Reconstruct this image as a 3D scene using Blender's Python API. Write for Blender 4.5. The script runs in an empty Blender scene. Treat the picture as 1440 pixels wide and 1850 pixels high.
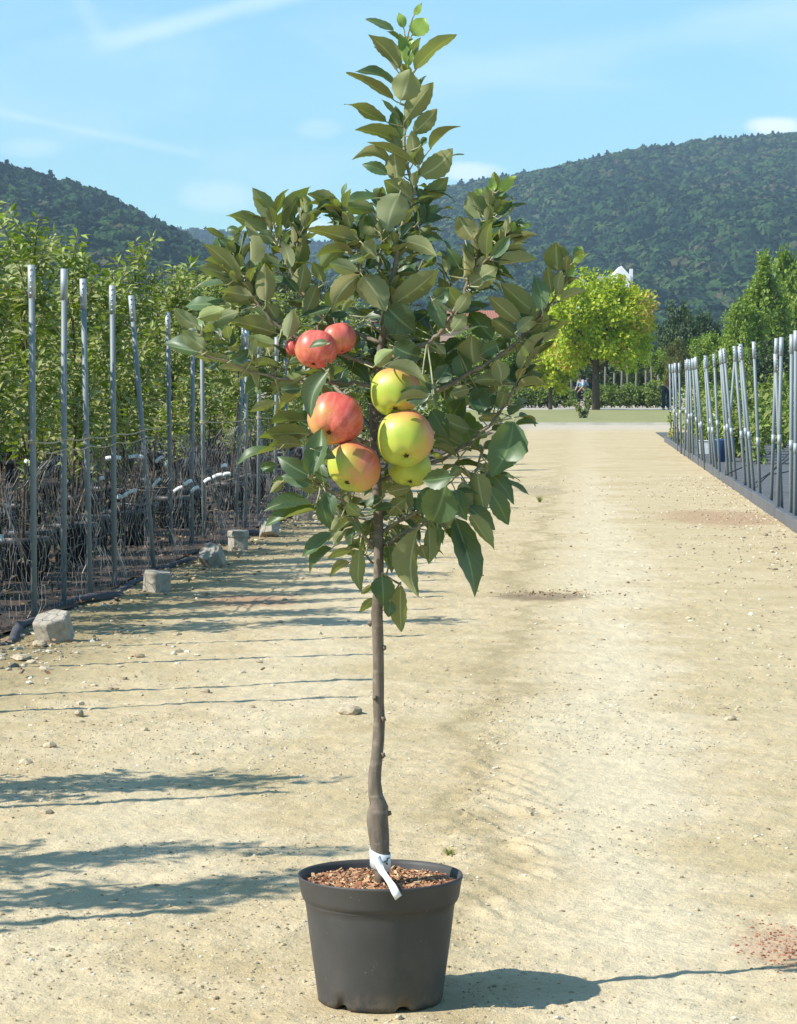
import bpy, math, random
import numpy as np
from mathutils import Vector, Matrix
R = math.radians
random.seed(7); rng = np.random.default_rng(7)
scene = bpy.context.scene
C = scene.collection

# ------------------------------------------------------------------ camera
F_PX, PITCH, CAM_H = 4800.0, R(2.78), 1.124
cam = bpy.data.cameras.new('camera'); cam_o = bpy.data.objects.new('camera', cam); C.objects.link(cam_o)
cam.sensor_fit = 'VERTICAL'; cam.sensor_height = 36.0; cam.lens = 36.0*F_PX/1850.0
cam.clip_start = 0.1; cam.clip_end = 8000
cam_o.location = (0, 0, CAM_H); cam_o.rotation_euler = (R(90)-PITCH, 0, 0)
scene.camera = cam_o
CAM = Vector((0, 0, CAM_H)); FW = Vector((0, math.cos(PITCH), -math.sin(PITCH))); UP = Vector((0, math.sin(PITCH), math.cos(PITCH)))

# ------------------------------------------------------------------ sun, sky, exposure
SUN_EL, SUN_AZ = R(40), Vector((-0.94, -0.342))
S = Vector((SUN_AZ.x*math.cos(SUN_EL), SUN_AZ.y*math.cos(SUN_EL), math.sin(SUN_EL))).normalized()
sun = bpy.data.lights.new('sun', 'SUN'); sun.energy = 4.9; sun.angle = R(0.53); sun.color = (1.0, 0.95, 0.875)
sun_o = bpy.data.objects.new('sun', sun); C.objects.link(sun_o); sun_o.location = (-8, -3, 9)
sun_o.rotation_euler = S.to_track_quat('Z', 'Y').to_euler()
scene.view_settings.view_transform = 'Standard'; scene.view_settings.look = 'None'
scene.view_settings.gamma = 1.0; scene.view_settings.exposure = 0.58
SKY_TINT = (0.65, 1.01, 1.08, 1); SKY_STRENGTH = 0.118

# ------------------------------------------------------------------ node helpers
def nd(t, typ, ins=None, **props):
    n = t.nodes.new(typ)
    for k, v in props.items(): setattr(n, k, v)
    for k, v in (ins or {}).items():
        s = n.inputs[k]
        if isinstance(v, bpy.types.NodeSocket): t.links.new(v, s)
        else: s.default_value = v
    return n
def mth(t, op, a, b=None, c=None, clamp=False):
    ins = {0: a}
    if b is not None: ins[1] = b
    if c is not None: ins[2] = c
    return nd(t, 'ShaderNodeMath', ins, operation=op, use_clamp=clamp).outputs[0]
def col4(c): return (c[0], c[1], c[2], 1.0) if not isinstance(c, bpy.types.NodeSocket) else c
def mixc(t, f, a, b, mode='MIX'):
    n = nd(t, 'ShaderNodeMix', data_type='RGBA', blend_type=mode)
    for s, v in ((n.inputs[0], f), (n.inputs[6], col4(a)), (n.inputs[7], col4(b))):
        if isinstance(v, bpy.types.NodeSocket): t.links.new(v, s)
        else: s.default_value = v
    return n.outputs[2]
def noise_n(t, vec, scale, detail=4, rough=0.55, dist=0.0):
    return nd(t, 'ShaderNodeTexNoise', {'Vector': vec, 'Scale': scale, 'Detail': detail, 'Roughness': rough, 'Distortion': dist}).outputs['Fac']
def ramp(t, f, lo, hi, a=0.0, b=1.0):
    return nd(t, 'ShaderNodeMapRange', {0: f, 1: lo, 2: hi, 3: a, 4: b}, interpolation_type='SMOOTHSTEP').outputs[0]
def scalev(t, vec, s):
    return nd(t, 'ShaderNodeVectorMath', {0: vec, 1: s}, operation='MULTIPLY').outputs[0]
def new_mat(name):
    m = bpy.data.materials.new(name); m.use_nodes = True
    t = m.node_tree
    for n in list(t.nodes): t.nodes.remove(n)
    out = nd(t, 'ShaderNodeOutputMaterial')
    return m, t, out
def simple(name, c, rough=0.7, metal=0.0, var=0.25, scale=20.0, bump=0.0, c2=None, spec=0.5):
    m, t, out = new_mat(name)
    co = nd(t, 'ShaderNodeTexCoord').outputs['Object']
    f = noise_n(t, co, scale, 5, 0.6)
    if c2 is None: c2 = tuple(x*(1-var) for x in c)
    fc = ramp(t, f, 0.3, 0.7)
    base = mixc(t, fc, c, c2)
    b = nd(t, 'ShaderNodeBsdfPrincipled', {'Base Color': base, 'Roughness': rough, 'Metallic': metal, 'Specular IOR Level': spec})
    if bump:
        bp = nd(t, 'ShaderNodeBump', {'Height': f, 'Strength': bump, 'Distance': 0.01})
        t.links.new(bp.outputs[0], b.inputs['Normal'])
    t.links.new(b.outputs[0], out.inputs[0])
    return m

# ------------------------------------------------------------------ world
w = bpy.data.worlds.new('World'); scene.world = w; w.use_nodes = True
t = w.node_tree
for n in list(t.nodes): t.nodes.remove(n)
sky = nd(t, 'ShaderNodeTexSky', sky_type='NISHITA')
sky.sun_disc = False; sky.sun_elevation = SUN_EL; sky.sun_rotation = math.atan2(SUN_AZ.x, SUN_AZ.y) % (2*math.pi)
sky.air_density = 1.0; sky.dust_density = 0.35; sky.ozone_density = 1.6; sky.altitude = 250
gen = nd(t, 'ShaderNodeTexCoord').outputs['Generated']
sep = nd(t, 'ShaderNodeSeparateXYZ', {0: gen})
yy = mth(t, 'MAXIMUM', sep.outputs[1], 0.02)
U = mth(t, 'MULTIPLY', mth(t, 'DIVIDE', sep.outputs[0], yy), 4.8)      # thousands of photo pixels from the axis
V = mth(t, 'MULTIPLY', mth(t, 'DIVIDE', sep.outputs[2], yy), 4.8)
uv = nd(t, 'ShaderNodeCombineXYZ', {0: U, 1: V, 2: 0.0}).outputs[0]
tex = noise_n(t, uv, 7.0, 6, 0.6)
wisp = noise_n(t, scalev(t, uv, (1.0, 3.2, 1.0)), 1.6, 7, 0.55, 0.4)
front = mth(t, 'GREATER_THAN', sep.outputs[1], 0.15)
tot = mth(t, 'MULTIPLY', mth(t, 'ADD', ramp(t, wisp, 0.42, 0.78), 0.12), 0.26)
def streak(p, q, wd, a):
    global tot
    x0, y0, x1, y1 = (p[0]-720)/1000, (692-p[1])/1000, (q[0]-720)/1000, (692-q[1])/1000
    L = math.hypot(x1-x0, y1-y0); dx, dy = (x1-x0)/L, (y1-y0)/L
    du = mth(t, 'SUBTRACT', U, x0); dv = mth(t, 'SUBTRACT', V, y0)
    al = mth(t, 'ADD', mth(t, 'MULTIPLY', du, dx), mth(t, 'MULTIPLY', dv, dy))
    ac = mth(t, 'ABSOLUTE', mth(t, 'SUBTRACT', mth(t, 'MULTIPLY', du, dy), mth(t, 'MULTIPLY', dv, dx)))
    ac = mth(t, 'ADD', ac, mth(t, 'MULTIPLY', mth(t, 'SUBTRACT', tex, 0.5), wd*0.0012))
    m1 = ramp(t, ac, 0.0, wd/1000.0, 1.0, 0.0)
    m2 = ramp(t, al, -0.03, 0.09); m3 = ramp(t, al, L-0.02, L+0.03, 1.0, 0.0)
    v = mth(t, 'MULTIPLY', mth(t, 'MULTIPLY', m1, m2), mth(t, 'MULTIPLY', m3, a))
    tot = mth(t, 'ADD', tot, v)
def puff(x, y, rx, ry, a):
    global tot
    du = mth(t, 'DIVIDE', mth(t, 'SUBTRACT', U, (x-720)/1000), rx/1000); dv = mth(t, 'DIVIDE', mth(t, 'SUBTRACT', V, (692-y)/1000), ry/1000)
    r2 = mth(t, 'ADD', mth(t, 'MULTIPLY', du, du), mth(t, 'MULTIPLY', dv, dv))
    r2 = mth(t, 'ADD', r2, mth(t, 'MULTIPLY', mth(t, 'SUBTRACT', tex, 0.5), 1.8))
    tot = mth(t, 'ADD', tot, mth(t, 'MULTIPLY', ramp(t, r2, 0.0, 1.1, 1.0, 0.0), a))
streak((165, 92), (560, -15), 26, 0.30); streak((110, -60), (190, 80), 26, 0.12); streak((-40, 198), (360, 282), 14, 0.2)
streak((700, 160), (1560, 10), 55, 0.13)
puff(1395, 232, 60, 22, 0.95); puff(850, 312, 75, 20, 0.7); puff(390, 358, 80, 36, 0.35); puff(575, 236, 50, 22, 0.22); puff(560, 412, 60, 22, 0.6); puff(60, 270, 70, 22, 0.25)
tot = mth(t, 'MULTIPLY', tot, front, clamp=True)
skyc = mixc(t, 1.0, sky.outputs[0], SKY_TINT, 'MULTIPLY')
horiz = mth(t, 'MULTIPLY', ramp(t, sep.outputs[2], -0.02, 0.22, 1.0, 0.0), 0.0)
skyc = mixc(t, tot, skyc, (7.6, 8.3, 8.9))
bg = nd(t, 'ShaderNodeBackground', {'Color': skyc, 'Strength': SKY_STRENGTH})
ow = nd(t, 'ShaderNodeOutputWorld'); t.links.new(bg.outputs[0], ow.inputs[0])

# ------------------------------------------------------------------ photograph pixels to places in the world
def ray(px, py): return FW + Vector((1, 0, 0))*((px-720)/F_PX) + UP*((925-py)/F_PX)
def G(px, py, z=0.0):
    d = ray(px, py); return CAM + d*((z-CAM_H)/d.z)
def A(px, py, Y):
    d = ray(px, py); return CAM + d*(Y/d.y)

# ------------------------------------------------------------------ object helpers
def tag(o, label=None, cat=None, group=None, kind=None):
    if label: o['label'] = label
    if cat: o['category'] = cat
    if group: o['group'] = group
    if kind: o['kind'] = kind
    return o
def thing(name, label, cat, loc=(0, 0, 0), group=None, rz=0.0):
    o = bpy.data.objects.new(name, None); C.objects.link(o); o.empty_display_size = 0.1
    o.location = loc; o.rotation_euler = (0, 0, rz)
    return tag(o, label, cat, group)
def copy_tree(o, loc=None, rz=None, sc=None, label=None, group=None, parent=None):
    c = o.copy(); C.objects.link(c)
    if parent: c.parent = parent
    for ch in list(o.children): copy_tree(ch, parent=c)
    if loc is not None: c.location = loc
    if rz is not None: c.rotation_euler = (0, 0, rz)
    if sc is not None: c.scale = (sc,)*3 if not isinstance(sc, tuple) else sc
    if label: c['label'] = label
    if group: c['group'] = group
    return c
def np_mesh(name, V, Fs, mats, parent=None, smooth=True, tint=None, midx=None, uvs=None, extra=None):
    """V (n,3); Fs: list of int arrays (m,k); tint: per-vertex float."""
    me = bpy.data.meshes.new(name); V = np.asarray(V, dtype=np.float32)
    me.vertices.add(len(V)); me.vertices.foreach_set('co', V.ravel())
    Fs = [np.asarray(f, dtype=np.int32) for f in Fs if len(f)]
    loops = np.concatenate([f.ravel() for f in Fs]); sizes = np.concatenate([np.full(len(f), f.shape[1], dtype=np.int32) for f in Fs])
    starts = np.concatenate([[0], np.cumsum(sizes)[:-1]]).astype(np.int32)
    me.loops.add(len(loops)); me.loops.foreach_set('vertex_index', loops)
    me.polygons.add(len(sizes)); me.polygons.foreach_set('loop_start', starts); me.polygons.foreach_set('loop_total', sizes)
    if midx is not None: me.polygons.foreach_set('material_index', np.asarray(midx, dtype=np.int32))
    me.polygons.foreach_set('use_smooth', np.full(len(sizes), smooth, dtype=bool))
    if tint is not None:
        a = me.attributes.new('tint', 'FLOAT', 'POINT'); a.data.foreach_set('value', np.asarray(tint, dtype=np.float32))
    for k, v in (extra or {}).items():
        a = me.attributes.new(k, 'FLOAT', 'POINT'); a.data.foreach_set('value', np.asarray(v, dtype=np.float32))
    if uvs is not None:
        l = me.uv_layers.new(name='UVMap'); l.data.foreach_set('uv', np.asarray(uvs, dtype=np.float32)[loops].ravel())
    me.update(); me.validate(clean_customdata=False)
    for m in (mats if isinstance(mats, (list, tuple)) else [mats]): me.materials.append(m)
    o = bpy.data.objects.new(name, me); C.objects.link(o)
    if parent: o.parent = parent
    return o
class MB:
    def __init__(s): s.v = []; s.f = []; s.m = []; s.t = []
    def add(s, vs, fs, mi=0, tint=0.5):
        o = len(s.v); s.v += [tuple(x) for x in vs]; s.t += [tint]*len(vs)
        s.f += [tuple(i+o for i in f) for f in fs]; s.m += [mi]*len(fs)
    def tube(s, pts, rad, n=8, mi=0, cap=True, tint=0.5, wob=0.0):
        pts = [Vector(p) for p in pts]; k = len(pts)
        if not hasattr(rad, '__len__'): rad = [rad]*k
        vs = []; fs = []; prev = None
        for i, p in enumerate(pts):
            d = (pts[min(i+1, k-1)]-pts[max(i-1, 0)])
            d = d.normalized() if d.length > 1e-9 else Vector((0, 0, 1))
            a = prev if prev is not None else (Vector((1, 0, 0)) if abs(d.x) < 0.9 else Vector((0, 1, 0)))
            a = (a-d*a.dot(d)).normalized(); prev = a; b = d.cross(a)
            for j in range(n):
                an = 2*math.pi*j/n; r = rad[i]*(1+(random.uniform(-wob, wob) if wob else 0))
                vs.append(p+a*(r*math.cos(an))+b*(r*math.sin(an)))
        for i in range(k-1):
            for j in range(n):
                j2 = (j+1) % n; fs.append((i*n+j, i*n+j2, (i+1)*n+j2, (i+1)*n+j))
        if cap: fs.append(tuple(range(n-1, -1, -1))); fs.append(tuple(range((k-1)*n, k*n)))
        s.add(vs, fs, mi, tint)
    def box(s, c, sz, rot=None, mi=0, tint=0.5, ch=0.0):
        c = Vector(c); hx, hy, hz = sz[0]/2, sz[1]/2, sz[2]/2
        M = rot if rot is not None else Matrix.Identity(3)
        vs = [c+M@Vector((x*hx, y*hy, z*hz)) for z in (-1, 1) for y in (-1, 1) for x in (-1, 1)]
        s.add(vs, [(0, 2, 3, 1), (4, 5, 7, 6), (0, 1, 5, 4), (2, 6, 7, 3), (0, 4, 6, 2), (1, 3, 7, 5)], mi, tint)
    def lathe(s, prof, n=32, mi=0, fn=None, close=False, tint=0.5):
        vs = []; fs = []
        for i, (r, z) in enumerate(prof):
            for j in range(n):
                a = 2*math.pi*j/n; rr, zz = (fn(i, a, r, z) if fn else (r, z))
                vs.append((rr*math.cos(a), rr*math.sin(a), zz))
        for i in range(len(prof)-1):
            for j in range(n):
                j2 = (j+1) % n; fs.append((i*n+j, i*n+j2, (i+1)*n+j2, (i+1)*n+j))
        s.add(vs, fs, mi, tint)
    def build(s, name, mats, parent=None, smooth=True, bevel=0.0):
        me = bpy.data.meshes.new(name); me.from_pydata(s.v, [], s.f); me.update()
        for m in (mats if isinstance(mats, (list, tuple)) else [mats]): me.materials.append(m)
        me.polygons.foreach_set('material_index', s.m); me.polygons.foreach_set('use_smooth', [smooth]*len(s.f))
        a = me.attributes.new('tint', 'FLOAT', 'POINT'); a.data.foreach_set('value', s.t)
        o = bpy.data.objects.new(name, me); C.objects.link(o)
        if parent: o.parent = parent
        if bevel:
            b = o.modifiers.new('bevel', 'BEVEL'); b.width = bevel; b.segments = 2; b.limit_method = 'ANGLE'
        return o

# value noise on the ground plane
def vnoise(x, y, seed=0):
    xi = np.floor(x).astype(np.int64); yi = np.floor(y).astype(np.int64); xf = x-xi; yf = y-yi
    def h(a, b):
        n = (a*374761393+b*668265263+seed*974711) & 0xffffffff
        n = ((n ^ (n >> 13))*1274126177) & 0xffffffff
        return ((n ^ (n >> 16)) & 0xffff)/65535.0
    u = xf*xf*(3-2*xf); v = yf*yf*(3-2*yf)
    return (h(xi, yi)*(1-u)+h(xi+1, yi)*u)*(1-v)+(h(xi, yi+1)*(1-u)+h(xi+1, yi+1)*u)*v-0.5
def fbm(x, y, sc, oc=4, seed=0):
    r = 0; a = 1.0
    for i in range(oc): r = r+a*vnoise(x*sc, y*sc, seed+i); sc *= 2.1; a *= 0.5
    return r

# ------------------------------------------------------------------ fence lines
LA, LB = G(62, 1122), G(487, 947); RA, RB = G(1436, 953), G(1210, 801)
def lx(Y): return LA.x+(LB.x-LA.x)*(Y-LA.y)/(LB.y-LA.y)
def rx(Y): return RA.x+(RB.x-RA.x)*(Y-RA.y)/(RB.y-RA.y)
SL = (LB.x-LA.x)/(LB.y-LA.y)
POT = A(687, 1806, 4.80); POT.z = 0

# ================================================================== GROUND
def ground_mat():
    m, t, out = new_mat('dry_dirt')
    pos = nd(t, 'ShaderNodeNewGeometry').outputs['Position']
    sp = nd(t, 'ShaderNodeSeparateXYZ', {0: pos}); X, Y = sp.outputs[0], sp.outputs[1]
    big = noise_n(t, pos, 0.9, 5, 0.6); mid = noise_n(t, pos, 5.0, 6, 0.65); fine = noise_n(t, pos, 60.0, 5, 0.7); grit = noise_n(t, pos, 260.0, 3, 0.6)
    c = mixc(t, ramp(t, mid, 0.35, 0.65), (0.50, 0.395, 0.225), (0.58, 0.475, 0.295))
    c = mixc(t, mth(t, 'MULTIPLY', ramp(t, big, 0.42, 0.68), 0.6), c, (0.44, 0.35, 0.18))
    q = mth(t, 'SUBTRACT', X, mth(t, 'MULTIPLY', Y, 0.0685))
    qn = mth(t, 'ADD', q, mth(t, 'MULTIPLY', mth(t, 'SUBTRACT', big, 0.5), 1.1))
    def band(c0, w_, a): 
        d = mth(t, 'ABSOLUTE', mth(t, 'SUBTRACT', qn, c0)); return mth(t, 'MULTIPLY', mth(t, 'MULTIPLY', ramp(t, d, 0.0, w_, 1.0, 0.0), a), ramp(t, Y, 14.0, 45.0, 1.0, 0.25))
    c = mixc(t, band(0.12, 0.40, 0.6), c, (0.67, 0.585, 0.41)); c = mixc(t, band(-1.15, 0.4, 0.4), c, (0.66, 0.57, 0.39))
    c = mixc(t, band(-0.29, 0.10, 0.6), c, (0.34, 0.27, 0.14)); c = mixc(t, band(0.75, 0.35, 0.3), c, (0.50, 0.42, 0.24))
    # grit and small dark crumbs
    c = mixc(t, mth(t, 'MULTIPLY', ramp(t, fine, 0.57, 0.72), 0.5), c, (0.27, 0.21, 0.13))
    c = mixc(t, mth(t, 'MULTIPLY', ramp(t, grit, 0.56, 0.70), 0.42), c, (0.24, 0.19, 0.12))
    c = mixc(t, mth(t, 'MULTIPLY', ramp(t, grit, 0.30, 0.40, 1.0, 0.0), 0.25), c, (0.78, 0.72, 0.58))
    def patch(p, rx_, ry_, colr, a):
        global _
        du = mth(t, 'DIVIDE', mth(t, 'SUBTRACT', X, p.x), rx_); dv = mth(t, 'DIVIDE', mth(t, 'SUBTRACT', Y, p.y), ry_)
        r2 = mth(t, 'ADD', mth(t, 'ADD', mth(t, 'MULTIPLY', du, du), mth(t, 'MULTIPLY', dv, dv)), mth(t, 'MULTIPLY', mth(t, 'SUBTRACT', noise_n(t, pos, 14.0, 6, 0.75), 0.5), 2.6))
        return mixc(t, mth(t, 'MULTIPLY', ramp(t, r2, 0.2, 1.25, 1.0, 0.0), a), c, colr)
    c = patch(G(1425, 1712), 0.12, 0.20, (0.40, 0.23, 0.14), 0.45)
    c = patch(G(1300, 935), 0.55, 1.5, (0.36, 0.20, 0.12), 0.55)
    c = patch(G(980, 1078), 0.30, 0.30, (0.22, 0.16, 0.10), 0.75)
    c = patch(G(440, 1085), 0.32, 0.5, (0.33, 0.16, 0.10), 0.6)
    c = patch(G(968, 885), 0.30, 1.6, (0.30, 0.24, 0.15), 0.5)
    # brown soil near the left row, yellowish dirt by the right one
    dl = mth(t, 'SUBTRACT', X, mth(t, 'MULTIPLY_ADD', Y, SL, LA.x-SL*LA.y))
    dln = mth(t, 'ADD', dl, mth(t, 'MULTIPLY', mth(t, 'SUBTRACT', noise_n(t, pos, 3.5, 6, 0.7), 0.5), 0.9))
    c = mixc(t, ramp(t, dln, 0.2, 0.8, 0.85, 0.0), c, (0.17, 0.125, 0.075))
    c = mixc(t, mth(t, 'MULTIPLY', ramp(t, dln, 0.3, 1.0, 1.0, 0.0), 0.45), c, (0.42, 0.34, 0.16))
    far = ramp(t, Y, 60.0, 68.0); c = mixc(t, mth(t, 'MULTIPLY', far, 0.6), c, (0.50, 0.45, 0.39))
    b = nd(t, 'ShaderNodeBsdfPrincipled', {'Base Color': c, 'Roughness': 0.92, 'Specular IOR Level': 0.2})
    hgt = mth(t, 'ADD', mth(t, 'MULTIPLY', mid, 1.0), mth(t, 'ADD', mth(t, 'MULTIPLY', fine, 0.45), mth(t, 'MULTIPLY', grit, 0.12)))
    bp = nd(t, 'ShaderNodeBump', {'Height': hgt, 'Strength': 0.85, 'Distance': 0.016}); t.links.new(bp.outputs[0], b.inputs['Normal'])
    t.links.new(b.outputs[0], out.inputs[0])
    return m
def ground_h(x, y):
    h = 0.006*fbm(x, y, 3.0, 3, 3)+0.006*fbm(x, y, 14.0, 4, 11)+0.0045*fbm(x, y, 50.0, 3, 23)
    q = x-0.0685*y
    ph_ = (y*0.85+(q+0.27)*1.9+0.07*fbm(x, y, 4.0, 3, 4))/0.15; ph_ = ph_-np.floor(ph_); lug = np.where(ph_ < 0.7, ph_/0.7, (1-ph_)/0.3)
    m = np.exp(-((q+0.16)/0.10)**2)*np.clip((9.0-y)/2, 0, 1)*(0.7+1.2*fbm(x, y, 2.6, 2, 5)).clip(0, 1)
    m = m*np.clip((np.hypot(x-POT.x-.2, y-POT.y)-0.35)/0.3, 0, 1); h = h+m*lug*0.017*(0.6+1.4*fbm(x, y, 9.0, 3, 14))
    m2 = np.exp(-((q+0.30)/0.05)**2)*np.clip((10.0-y)/2, 0, 1); h = h+0.010*m2*np.clip(4*fbm(x, y, 34, 3, 8), 0, 1)
    pot = np.hypot(x-POT.x, y-POT.y); h = h*np.clip((pot-0.10)/0.12, 0.05, 1)
    clip = np.clip(1.2-y/60.0, 0, 1)
    return h*clip
xs = np.concatenate([[-3000, -1200, -500, -200, -80, -40, -20, -12, -8], np.arange(-6, -2.6, 0.06), np.arange(-2.6, 1.9, 0.0105), np.arange(1.9, 7, 0.06), [8, 12, 20, 40, 80, 200, 500, 1200, 3000]])
ysl = [-60, -20, -6, 0, 2, 3, 3.8]; yv = 4.25
while yv < 40: ysl.append(yv); yv += 0.0085*(yv/4.5)**1.35
ysl += [42, 46, 50, 56, 62, 70, 85, 110, 150, 220, 350, 600, 1200, 2500, 5000]
ys = np.array(ysl)
gx, gy = np.meshgrid(xs, ys); gz = ground_h(gx, gy)
nx, ny = len(xs), len(ys); idx = np.arange(nx*ny).reshape(ny, nx)
gf = np.stack([idx[:-1, :-1].ravel(), idx[:-1, 1:].ravel(), idx[1:, 1:].ravel(), idx[1:, :-1].ravel()], 1)
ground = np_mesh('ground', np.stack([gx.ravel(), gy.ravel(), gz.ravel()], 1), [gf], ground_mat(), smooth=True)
tag(ground, kind='structure')
print('ground verts', nx*ny)

# beds, path and verge as sheets on the ground
def sheet(name, pts_l, pts_r, z, mat):
    V = []; 
    for a, b in zip(pts_l, pts_r): V += [(a[0], a[1], z), (b[0], b[1], z)]
    F = [(2*i, 2*i+1, 2*i+3, 2*i+2) for i in range(len(pts_l)-1)]
    return tag(np_mesh(name, V, [F], mat, smooth=False), kind='structure')
mulch_m = simple('bed_mulch', (0.10, 0.062, 0.038), 0.95, 0, scale=30, bump=1.0, c2=(0.035, 0.026, 0.02))
ysb = np.concatenate([np.arange(2.5, 32, 0.15), [40, 60]])
sheet('planting_bed', [(lx(y)-9, y) for y in ysb], [(lx(y)+0.03+0.10*float(fbm(np.array(y), np.array(1.0), 2.0, 4, 9)), y) for y in ysb], 0.016, mulch_m)
fabric_m = simple('weed_fabric', (0.13, 0.135, 0.14), 0.85, 0, scale=9, c2=(0.075, 0.08, 0.082))
sheet('ground_fabric', [(rx(y)+0.02, y) for y in ysb if y > 12], [(rx(y)+14, y) for y in ysb if y > 12], 0.014, fabric_m)
grass_m = simple('dry_grass', (0.21, 0.22, 0.07), 0.95, 0, scale=0.7, bump=0.6, c2=(0.31, 0.285, 0.115))
sheet('grass_verge', [(-60, 71.5), (-60, 109)], [(70, 71.5), (70, 109)], 0.03, grass_m)
path_m = simple('pale_path', (0.50, 0.46, 0.38), 0.9, 0, scale=2.0)
sheet('path', [(-60, 109), (-60, 118)], [(70, 109), (70, 118)], 0.012, path_m)
kerb_m = simple('kerb_concrete', (0.62, 0.58, 0.48), 0.85, 0, scale=3.0)
kb = MB(); kb.box((5, 71.2, 0.03), (130, 0.22, 0.07)); tag(kb.build('kerb', kerb_m, smooth=False), kind='structure')

# ------------------------------------------------------------------ stones
ICO = None
def ico():
    global ICO
    p = (1+5**0.5)/2
    v = np.array([(-1, p, 0), (1, p, 0), (-1, -p, 0), (1, -p, 0), (0, -1, p), (0, 1, p), (0, -1, -p), (0, 1, -p), (p, 0, -1), (p, 0, 1), (-p, 0, -1), (-p, 0, 1)], float)
    v /= np.linalg.norm(v[0])
    f = np.array([(0, 11, 5), (0, 5, 1), (0, 1, 7), (0, 7, 10), (0, 10, 11), (1, 5, 9), (5, 11, 4), (11, 10, 2), (10, 7, 6), (7, 1, 8), (3, 9, 4), (3, 4, 2), (3, 2, 6), (3, 6, 8), (3, 8, 9), (4, 9, 5), (2, 4, 11), (6, 2, 10), (8, 6, 7), (9, 8, 1)])
    return v, f
IV, IF = ico()
def ico2():
    v = [tuple(x) for x in IV]; f = []; c = {}
    def mid(a, b):
        k = (min(a, b), max(a, b))
        if k not in c:
            m = (np.array(v[a])+np.array(v[b])); m /= np.linalg.norm(m); c[k] = len(v); v.append(tuple(m))
        return c[k]
    for a, b, d in IF:
        ab, bd, da = mid(a, b), mid(b, d), mid(d, a); f += [(a, ab, da), (b, bd, ab), (d, da, bd), (ab, bd, da)]
    return np.array(v), np.array(f)
IV2, IF2 = ico2()
def rocks_np(P, Sz, flat=0.6, jit=0.28, base=(IV, IF)):
    n = len(P); bv, bf = base; k = len(bv)
    ang = rng.uniform(0, 2*math.pi, n); ca, sa = np.cos(ang), np.sin(ang)
    d = bv[None]*(1+rng.uniform(-jit, jit, (n, k, 1)))*np.stack([rng.uniform(.75, 1.35, n), rng.uniform(.7, 1.1, n), rng.uniform(.6, 1, n)*flat], 1)[:, None, :]
    x = d[..., 0]*ca[:, None]-d[..., 1]*sa[:, None]; y = d[..., 0]*sa[:, None]+d[..., 1]*ca[:, None]
    V = np.stack([x, y, d[..., 2]], -1)*Sz[:, None, None]+P[:, None, :]
    F = bf[None]+(np.arange(n)*k)[:, None, None]
    return V.reshape(-1, 3), F.reshape(-1, 3), np.repeat(rng.uniform(0, 1, n), k)
def tint_mat(name, stops, rough=0.85, bump_scale=0, spec=0.3, trans=0.0, sheen=0):
    m, t, out = new_mat(name)
    a = nd(t, 'ShaderNodeAttribute', attribute_name='tint')
    cr = nd(t, 'ShaderNodeValToRGB', {0: a.outputs['Fac']}); e = cr.color_ramp.elements
    while len(e) < len(stops): e.new(0.5)
    for el, (p, c) in zip(e, stops): el.position = p; el.color = (*c, 1)
    base = cr.outputs[0]
    if bump_scale:
        co = nd(t, 'ShaderNodeTexCoord').outputs['Object']; f = noise_n(t, co, bump_scale, 4, 0.6)
        base = mixc(t, mth(t, 'MULTIPLY', ramp(t, f, 0.35, 0.7), 0.35), base, tuple(x*0.45 for x in stops[0][1]))
    b = nd(t, 'ShaderNodeBsdfPrincipled', {'Base Color': base, 'Roughness': rough, 'Specular IOR Level': spec})
    sh = b.outputs[0]
    if trans:
        tr = nd(t, 'ShaderNodeBsdfTranslucent', {'Color': mixc(t, 1.0, base, (1.5, 1.7, 0.6), 'MULTIPLY')})
        sh = nd(t, 'ShaderNodeMixShader', {0: trans, 1: sh, 2: tr.outputs[0]}).outputs[0]
    t.links.new(sh, out.inputs[0]); return m
stone_m = tint_mat('stone', [(0, (0.22, 0.17, 0.11)), (0.35, (0.45, 0.37, 0.25)), (0.75, (0.52, 0.44, 0.31)), (1, (0.74, 0.68, 0.55))], 0.9)
def scatter(n, xr, yr, acc):
    P = []
    while len(P) < n:
        x = rng.uniform(*xr, n); y = rng.uniform(*yr, n); a = acc(x, y); k = rng.uniform(0, 1, n) < a
        P += list(zip(x[k], y[k]))
    return np.array(P[:n])
p1 = scatter(9000, (-1.3, 1.4), (4.3, 9.5), lambda x, y: np.clip(0.25+2.2*fbm(x, y, 1.6, 3, 31)+0.9*np.exp(-((x-0.0685*y+0.27)/0.05)**2), 0.02, 1)*np.clip(1.5-np.abs(x-0.0685*y-0.08)*0.0-0.9*np.exp(-((x-0.0685*y-0.12)/0.2)**2), 0, 1))
s1 = 0.0012+0.0105*rng.beta(1.1, 7, len(p1))
p2 = scatter(5200, (-3, 5), (9, 32), lambda x, y: np.clip(0.9*np.exp(-np.clip(x-lx(y)-0.1, 0, 9)/0.28)*(x > lx(y)-0.05)+0.9*np.exp(-np.clip(rx(y)-x, 0, 9)/0.5)*(x < rx(y))+0.05, 0, 1)*(x < rx(y)))
s2 = 0.005+0.022*rng.beta(1.1, 6, len(p2))
p3 = scatter(900, (-2.6, -0.6), (4.3, 12), lambda x, y: np.clip(np.exp(-np.abs(x-lx(y)-0.1)/0.25), 0, 1)); s3 = 0.006+0.03*rng.beta(1.1, 5, len(p3))
pp = np.concatenate([p1, p2, p3]); ss = np.concatenate([s1, s2, s3])
keep = np.hypot(pp[:, 0]-POT.x, pp[:, 1]-POT.y) > 0.15; pp, ss = pp[keep], ss[keep]
P3 = np.stack([pp[:, 0], pp[:, 1], ground_h(pp[:, 0], pp[:, 1])+ss*0.15], 1)
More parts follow.
